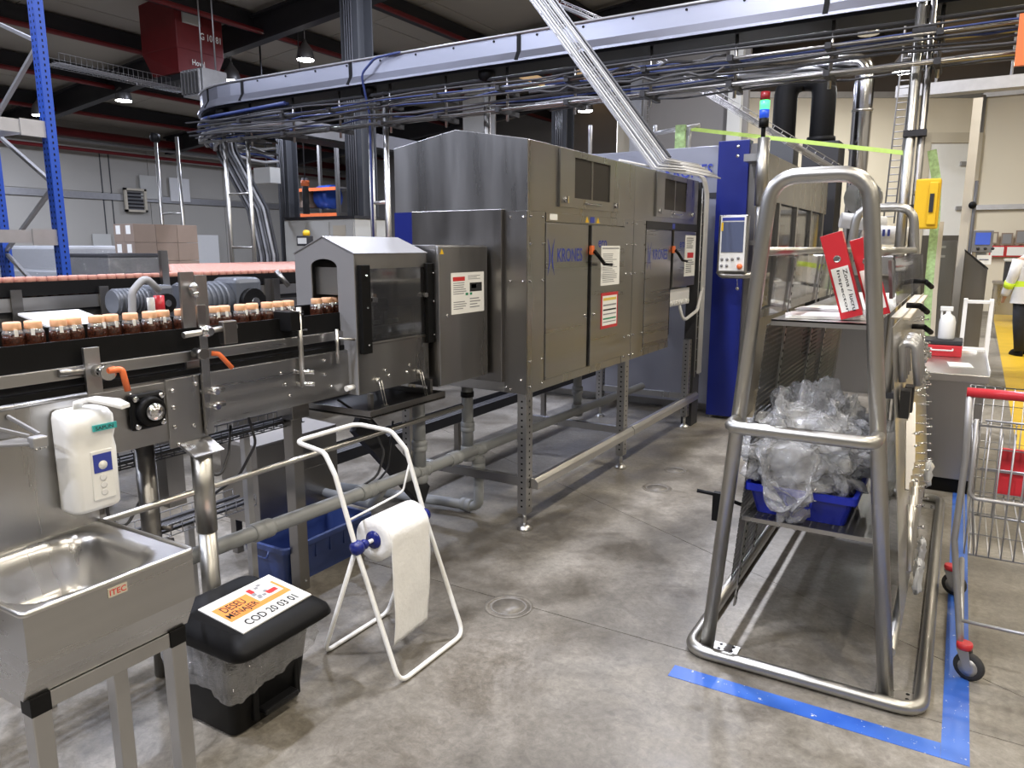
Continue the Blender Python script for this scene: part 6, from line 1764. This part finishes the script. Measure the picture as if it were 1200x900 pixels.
# ================================================================ BACK CONVEYOR
BX = -4.72
t = thing('rear_conveyor', 'second conveyor behind with black guards carrying pink-capped jars', 'conveyor', (BX, 3, 0))
MB().box(BX + .045, BX + .055, .3, 6.9, 1.320, 1.402).obj('side_guard', 'black', t)
MB().box(BX + .055, BX + .075, .3, 6.6, 1.235, 1.312).obj('guard_rail', 'steel_bright', t)
MB().box(BX - .80, BX + .05, .3, 6.6, 1.20, 1.232).obj('belt', 'dark', t)
MB().box(BX - .82, BX + .045, .3, 6.6, 1.02, 1.20).obj('side_frame', 'steel', t)
MB().box(BX - .82, BX - .81, .3, 3.2, 1.20, 1.40).obj('side_guard', 'black', t)
for px in (20, 123, 315):
    y = PX(px, 360, BX + .08).y; MB().box(BX + .076, BX + .09, y - .03, y + .03, 1.05, 1.36).obj('guard_bracket', 'steel_dark', t)
for y in (1.2, 2.6, 4.0, 5.4):
    for x in (BX, BX - .75): MB().box(x - .04, x + .04, y - .04, y + .04, 0, 1.02).obj('leg', 'steel_dark', t)
y = PX(193, 330, BX + .10).y
MB().box(BX + .09, BX + .12, y - .025, y + .025, 1.05, 1.58).obj('sensor_mast', 'steel', t)
y = PX(322, 330, BX + .1).y
MB().box(BX + .09, BX + .12, y - .03, y + .03, 1.0, 1.36).cyl((BX + .12, y, 1.42), (BX + .2, y + .05, 1.30), .02, 8).obj('clamp_bracket', 'steel_dark', t)
pk = thing('pink_capped_jar', 'pink-capped jar standing on the rear conveyor', 'jar', (0, 0, 0), 'jars on the rear conveyor')
MB().lathe((0, 0, 0), [(.026, 0), (.030, .01), (.030, .12), (.029, .15), (.024, .172)], 10).obj('contents', 'coffee', pk, local=True)
MB().lathe((0, 0, 0), [(.026, .165), (.028, .168), (.028, .192), (.025, .197), (1e-5, .197)], 10).obj('cap', 'pink_cap', pk, local=True)
first = True
def put(x, y):
    global first
    o = pk if first else copy_tree(pk)
    first = False
    o.location = (x, y, 1.232)
y = 1.9
while y < 3.4:
    put(BX + random.uniform(-.005, .005), y); y += .062
    if y < 2.45 or random.random() < .3: put(BX - .07, y - .02)
row = 0
cnt = 0
mass = MB()
for r_ in range(44):
    y = PX(197, 310, BX - .057 * r_).y + .031 * (r_ % 2) + .04
    while y < 7.1:
        x = BX - .057 * r_
        if r_ < 4 and y < 6.8: put(x, y); cnt += 1
        else:
            mass.lathe((x + random.uniform(-.004, .004), y + random.uniform(-.004, .004), 1.232), [(.028, .160), (.028, .192), (.025, .197)], 7)
        y += .066
so_ = mass.obj('pink_jar_mass', 'pink_cap'); tag(so_, 'mass of pink-capped jars filling the wide accumulation table', 'jars', kind='stuff')
t = thing('accumulation_table', 'wide steel accumulation table behind the rear conveyor full of pink-capped jars', 'table', (BX - 1.7, 5.3, 0))
ta, tb = PX(196, 310, BX - .83).y, PX(196, 310, BX - 2.62).y
MB().prism([(BX - .83, ta), (BX - .83, 7.15), (BX - 2.62, 7.15), (BX - 2.62, tb)], (0, 0, 1.19), (1, 0, 0), (0, 1, 0), (0, 0, .042)).obj('table_plate', 'dark', t)
MB().bar((BX - .83, ta - .02, 1.28), (BX - 2.62, tb - .02, 1.28), .02, .16).obj('end_guard', 'steel_dark', t)
for x in (BX - 2.5, BX - 1.0):
    for y in (PX(196, 310, x).y + .2, 6.9): MB().box(x - .04, x + .04, y - .04, y + .04, 0, 1.19).obj('leg', 'steel_dark', t)
for k in range(30): pass
mm = MB()
for x in (BX - 1.0, BX - 1.7, BX - 2.4): mm.box(x - .25, x + .25, PX(197, 310, x - .25).y + .1, 7.1, 1.232, 1.39)
mm.obj('jar_bodies', 'coffee', so_)
# motors and covers in front of the rear conveyor
def gearmotor(label, px, py, x, s, mat):
    p = PX(px, py, x); r_ = thing('gear_motor', label, 'motor', (x, p.y, 0))
    MB().cyl((x, p.y - .16 * s, p.z), (x, p.y + .16 * s, p.z), .10 * s, 18).obj('motor', mat, r_)
    m = MB()
    for k in range(8): m.lathe((x, p.y - .14 * s + .035 * s * k, p.z), [(.10 * s, 0), (.115 * s, .002), (.115 * s, .01), (.10 * s, .012)], 18, (0, 1, 0))
    m.obj('cooling_fins', mat, r_)
    MB().box(x - .11 * s, x + .11 * s, p.y + .16 * s, p.y + .36 * s, p.z - .13 * s, p.z + .13 * s).obj('gearbox', mat, r_, bevel=.03 * s)
    MB().cyl((x + .11 * s, p.y + .26 * s, p.z - .02), (x + .15 * s, p.y + .26 * s, p.z - .02), .085 * s, 18).obj('hub_cover', 'black', r_)
    MB().cyl((x + .15 * s, p.y + .26 * s, p.z - .02), (x + .16 * s, p.y + .26 * s, p.z - .02), .03 * s, 12).obj('shaft', 'chrome', r_)
    MB().box(x - .06, x + .06, p.y + .2 * s, p.y + .32 * s, 0, p.z - .10 * s).obj('stand', 'steel_dark', r_)
gearmotor('grey gear motor below the rear conveyor beside the upright bars', 236, 353, -4.35, 1.15, 'motor_grey')
gearmotor('small dark drive motor with grey hose below the rear conveyor', 152, 353, -4.3, .7, 'motor_grey')
p = PX(165, 352, -4.1)
tag(MB().tube(fillet([(-4.1, p.y + .12, p.z + .05), (-4.1, p.y + .04, p.z + .14), (-4.1, p.y - .05, p.z + .05), (-4.1, p.y - .07, p.z - .2), (-4.1, p.y - .05, .6)], .06), .022, 8).obj('grey_hose', 'cable_grey'), 'grey hose looping over the small dark drive motor', 'hose')
p = PX(187, 358, -4.15)
t = thing('red_bottle', 'small red-topped canister beside the dark drive motor', 'canister', (-4.15, p.y, p.z - .1))
MB().cyl((-4.15, p.y, p.z - .06), (-4.15, p.y, p.z + .06), .03, 12).obj('red_body', 'red_plastic', t); MB().cyl((-4.15, p.y - .055, p.z - .06), (-4.15, p.y - .055, p.z + .05), .022, 10).obj('white_filter', 'white_plastic', t)
MB().box(-4.2, -4.1, p.y - .08, p.y + .04, 0, p.z - .06).obj('bracket', 'steel_dark', t)
a, b = PX(58, 370, -4.2), PX(128, 352, -4.2)
t = thing('lidded_box', 'steel box with a bright lid below the rear conveyor', 'cover', (-4.4, (a.y + b.y) / 2, 0))
MB().box(-4.55, -4.22, a.y + .03, b.y - .05, .9, 1.16).obj('body', 'steel_dark', t)
MB().obox((-4.36, (a.y + b.y) / 2, 1.20), (0, (b.y - a.y) / 2, 0), (.17, 0, -.03), (.0, 0, .006)).obj('lid', 'white_part', t)
for y in (a.y + .08, b.y - .1): MB().box(-4.42, -4.36, y - .03, y + .03, 0, .9).obj('leg', 'steel_dark', t)
tag(MB().box(-4.62, -4.60, .9, 2.2, .55, 1.15).obj('splash_guard', 'steel_bright'), 'flat steel panel below the rear conveyor', 'panel')

# ================================================================ PALLET RACK AND GOODS
A = dep(59, 170, 6.6); A = V((A.x, A.y, 0))
Bp = PX(3, 270, A.x - 1.25); Bp = V((Bp.x, Bp.y, 0))
t = thing('pallet_rack', 'blue pallet rack upright frame with grey beams', 'rack', A)
def upright(p, zt):
    m = MB().box(p.x - .05, p.x + .05, p.y - .04, p.y - .036, 0, zt).box(p.x - .05, p.x - .046, p.y - .036, p.y + .04, 0, zt).box(p.x + .046, p.x + .05, p.y - .036, p.y + .04, 0, zt)
    o = m.obj('upright', 'rack_blue', t)
    m = MB(); z = .1
    while z < zt:
        for dx in (-.025, .025): m.box(p.x + dx - .006, p.x + dx + .006, p.y - .0412, p.y - .0398, z, z + .022)
        m.box(p.x + .0498, p.x + .0512, p.y - .006, p.y + .006, z, z + .022)
        z += .05
    m.obj('slots', 'black', o)
upright(A, 3.9); upright(Bp, 3.9)
nodes = [(A, .95), (Bp, 1.55), (A, 2.15), (Bp, 2.75), (A, 3.35), (Bp, 3.8)]
for (p, z), (q, z2) in zip(nodes, nodes[1:]): MB().bar(p + V((0, 0, z)), q + V((0, 0, z2)), .035, .03).obj('brace', 'galv', t)
for z in (1.70, 2.63):
    MB().box(A.x - .03, A.x + .02, A.y - 3.2, A.y - .05, z - .06, z + .05).obj('beam', 'galv', t)
    MB().box(A.x + .021, A.x + .03, A.y - .25, A.y + .03, z - .08, z + .06).obj('beam_connector', 'galv', t)
    MB().box(A.x - 1.2, A.x - .03, A.y - 3.2, A.y - .05, z - .02, z + .0).obj('deck', 'galv', t)
K = dep(158, 290, 10.5)
bw, bd, bh = .235, .34, PY(158, 262, K.y).z - PY(158, 284, K.y).z
zt_ = PY(158, 262, K.y).z
n = 0
for lv in range(4):
    for i in range(2):
        for j in range(3):
            if lv < 3 and False: continue
            x1 = K.x - i * (bw + .006); y0 = K.y + j * (bd + .006); z1 = zt_ - lv * (bh + .004)
            r_ = thing('carton', 'brown cardboard carton in the stack beyond the rear conveyor', 'carton', (x1 - bw / 2, y0 + bd / 2, z1 - bh), 'cartons stacked beyond the rear conveyor')
            MB().box(x1 - bw, x1, y0, y0 + bd, z1 - bh, z1).obj('box', 'cardboard' if j else 'cardboard_light', r_, bevel=.004)
            if j == 0: MB().box(x1 - bw * .75, x1 - bw * .30, y0 - .002, y0, z1 - bh * .55, z1 - bh * .08).obj('label', 'paper', r_)
t = thing('pallet', 'wooden pallet under the carton stack', 'pallet', (K.x - .3, K.y + .5, 0))
zb_ = zt_ - 4 * (bh + .004) + .004
for k in range(5): MB().box(K.x - .5, K.x + .02, K.y + .22 * k, K.y + .22 * k + .14, zb_ - .03, zb_ - .002).obj('deck_board', 'cardboard', t)
for k in range(3): MB().box(K.x - .5 + .2 * k, K.x - .4 + .2 * k, K.y, K.y + 1.03, 0, zb_ - .03).obj('bearer', 'cardboard', t)
# wrapped goods behind the rack
for i, (x0, y0, x1, y1, d, mt, lab) in enumerate(((78, 297, 126, 330, 9.6, 'dark', 'wrapped block of dark green bottles beyond the rear conveyor'), (-10, 288, 78, 330, 12.5, 'vein_plastic', 'pale film-wrapped pallet behind the blue rack'), (108, 290, 134, 330, 12.8, 'white_part', 'white boxed goods beside the cartons'))):
    a, b = dep(x0, y0, d), None
    bx = PY(x1, y0, a.y).x
    r_ = thing('wrapped_pallet', lab, 'wrapped goods', ((a.x + bx) / 2, a.y + .4, 0))
    MB().box(a.x, bx, a.y, a.y + .8, .14, a.z).obj('load', mt, r_, bevel=.03)
    MB().box(a.x, bx, a.y, a.y + .8, 0, .14).obj('pallet', 'cardboard', r_)
    m = MB()
    for k in range(4): m.box(a.x - .012, bx + .012, a.y - .012, a.y + .812, .2 + k * (a.z - .2) / 4, .2 + (k + .85) * (a.z - .2) / 4)
    m.obj('film_wrap', 'liner', r_)
# wall fittings on the left wall
def wallrect(x0, y0, x1, y1): a, b = PX(x0, y0, XL + .12), PX(x1, y1, XL + .12); return a.y, b.y, b.z, a.z
t = None
for i, (rc, nm, mt, lab, cat) in enumerate((((163, 205, 190, 234), 'wall_board', 'pcb_white', 'white board on the far wall beside the louvre', 'board'), ((198, 208, 223, 237), 'wall_board', 'white_part', 'second white board on the far wall between the ladder posts', 'board'),
        ((46, 272, 60, 281), 'wall_sign', 'red_plastic', 'small red sign with white border on the far wall', 'sign'), ((108, 274, 131, 292), 'junction_box', 'pcb_white', 'pale electrical box low on the far wall', 'box'), ((216, 275, 260, 345), 'roller_door', 'white_paint', 'white door on the far wall behind the ladder posts', 'door'))):
    y0, y1, z0, z1 = wallrect(*rc)
    r_ = thing(nm, lab, cat, (XL + .12, (y0 + y1) / 2, z0))
    MB().box(XL + .10, XL + .14, y0, y1, z0, z1).obj('panel', 'paper' if nm == 'wall_sign' else mt, r_)
    if nm == 'wall_sign': MB().box(XL + .14, XL + .15, y0 + .08, y1 - .08, z0 + .06, z1 - .06).obj('field', mt, r_)
y0, y1, z0, z1 = wallrect(144, 220, 172, 249)
t = thing('wall_louvre', 'framed ventilation louvre on the far wall', 'vent', (XL + .12, (y0 + y1) / 2, z0))
m = MB().box(XL + .1, XL + .2, y0, y0 + .08, z0, z1).box(XL + .1, XL + .2, y1 - .08, y1, z0, z1).box(XL + .1, XL + .2, y0, y1, z0, z0 + .07).box(XL + .1, XL + .2, y0, y1, z1 - .07, z1); m.obj('frame', 'beige', t)
MB().box(XL + .1, XL + .12, y0, y1, z0, z1).obj('backing', 'dark', t)
for k in range(6): z = z0 + (z1 - z0) * (k + .7) / 6.6; MB().obox((XL + .15, (y0 + y1) / 2, z), (.03, 0, -.03), (0, (y1 - y0) / 2 - .08, 0), (.003, 0, .003)).obj('slat', 'galv', t)
# lit niche with tube lamp
a, b = PY(197, 242, 21), PY(232, 276, 21)
t = thing('lit_partition', 'yellow-lit partition with a tube lamp far behind the ladder posts', 'partition', ((a.x + b.x) / 2, 21, 0))
MB().box(a.x, b.x, 21, 21.1, 0, a.z).obj('board', 'wall_cream', t); MB().cyl((a.x + .05, 20.9, PY(210, 254, 20.9).z), (b.x - .1, 20.9, PY(210, 254, 20.9).z), .03, 8).obj('tube_lamp', 'lamp_lens', t)
# pale control cabinets behind the hood
yw = 8.6
a, b = PY(333, 258, yw), PY(416, 262, yw)
t = thing('pale_cabinet', 'row of pale control cabinets behind the grey peaked hood', 'cabinet', ((a.x + b.x) / 2, yw, 0))
MB().box(a.x, b.x, yw, yw + .7, .1, a.z).obj('body', 'pcb_white', t, bevel=.01)
for k in range(3): x = a.x + (b.x - a.x) * k / 3; MB().box(x + .02, x + (b.x - a.x) / 3 - .02, yw - .015, yw, .15, a.z - .05).obj('door', 'pcb_white', t)
MB().box(a.x, b.x, yw + .05, yw + .65, 0, .1).obj('plinth', 'dark', t)
q = PY(397, 272, yw - .02); MB().box(q.x - .12, q.x + .14, yw - .022, yw - .015, q.z - .1, q.z + .1).obj('vent_panel', 'beige', t)
MB().box(a.x - .02, b.x + .02, yw - .03, yw + .72, a.z, a.z + .04).obj('top_trim', 'dark', t)
q = PY(358, 278, 7.6)
t = thing('small_terminal', 'small screen terminal with an orange beacon behind the hood', 'terminal', (q.x, 7.6, 0))
MB().box(q.x - .13, q.x + .10, 7.55, 7.65, q.z - .12, q.z + .02).obj('housing', 'dark', t, bevel=.01); MB().box(q.x - .10, q.x + .07, 7.545, 7.55, q.z - .09, q.z - .01).obj('screen', 'pcb_white', t)
MB().cyl((q.x, 7.6, 0), (q.x, 7.6, q.z - .12), .03, 8).obj('stand', 'steel_dark', t); MB().lathe((q.x + .02, 7.6, q.z + .02), [(.05, 0), (.05, .05), (.035, .075), (1e-5, .08)], 12).obj('beacon', 'yellow', t)
# shelf mezzanine with goods behind
ym = 14.0
a, b = PY(346, 222, ym), PY(396, 222, ym)
t = thing('storage_shelf', 'orange-edged storage shelf far behind the pale cabinets', 'shelf', ((a.x + b.x) / 2, ym, 0))
for z in (PY(370, 250, ym).z, PY(370, 220, ym).z): MB().box(a.x, b.x, ym, ym + .9, z - .04, z).obj('shelf_board', 'steel_dark', t); MB().box(a.x, b.x, ym - .02, ym, z - .08, z).obj('shelf_edge', 'orange', t)
for x in (a.x, b.x):
    for y in (ym, ym + .9): MB().box(x - .04, x + .04, y - .04, y + .04, 0, a.z + 1.2).obj('upright', 'steel_dark', t)
q = PY(372, 231, ym + .3)
tag(MB().cyl((q.x + .0, ym + .45, q.z), (q.x + .45, ym + .45, q.z), .30, 20).obj('blue_drum', 'rack_blue'), 'blue drum lying on the far storage shelf', 'drum')
q = PY(356, 226, ym)
tag(MB().box(q.x - .4, q.x + .05, ym + .1, ym + .7, q.z - .35, q.z + .05).obj('brown_carton', 'cardboard'), 'brown carton on the far storage shelf', 'carton')
q0, q1 = PY(297, 197, 12), PY(317, 214, 12)
t = thing('ceiling_box', 'pale hanging electrical box with yellow hoist control', 'box', ((q0.x + q1.x) / 2, 12, q1.z))
MB().box(q0.x, q1.x, 12, 12.3, q1.z, q0.z).obj('box', 'pcb_white', t); MB().cyl(((q0.x + q1.x) / 2, 12.15, q0.z), ((q0.x + q1.x) / 2, 12.15, 6), .02, 6).obj('hanger', 'dark', t)
q = PY(323, 208, 11); MB().cyl((q.x, 11.8, q.z - .7), (q.x, 11.8, q.z + .05), .07, 10).obj('hoist_pendant', 'dark', t); MB().cyl((q.x, 11.8, q.z - .12), (q.x, 11.8, q.z), .09, 10).obj('hoist_band', 'orange', t); MB().cyl((q.x, 11.8, q.z), (q.x, 11.8, 6), .012, 6).obj('hoist_cable', 'cable', t)
# plain white sheet behind the machine roof
a, b = PY(542, 100, 19), PY(580, 150, 19)
t = thing('white_tarp', 'pale sheet hanging far behind the tunnel machine roof', 'sheet', ((a.x + b.x) / 2, 19, b.z - 2))
MB().box(a.x, b.x, 19, 19.05, b.z - 1.5, a.z).obj('sheet', 'white_paint', t); MB().cyl((a.x - .1, 19, a.z + .03), (b.x + .1, 19, a.z + .03), .04, 8).obj('rod', 'galv', t)
for x in (a.x, b.x): MB().cyl((x, 19, a.z), (x, 19, ceil_z(x)), .02, 6).obj('hanger', 'galv', t)
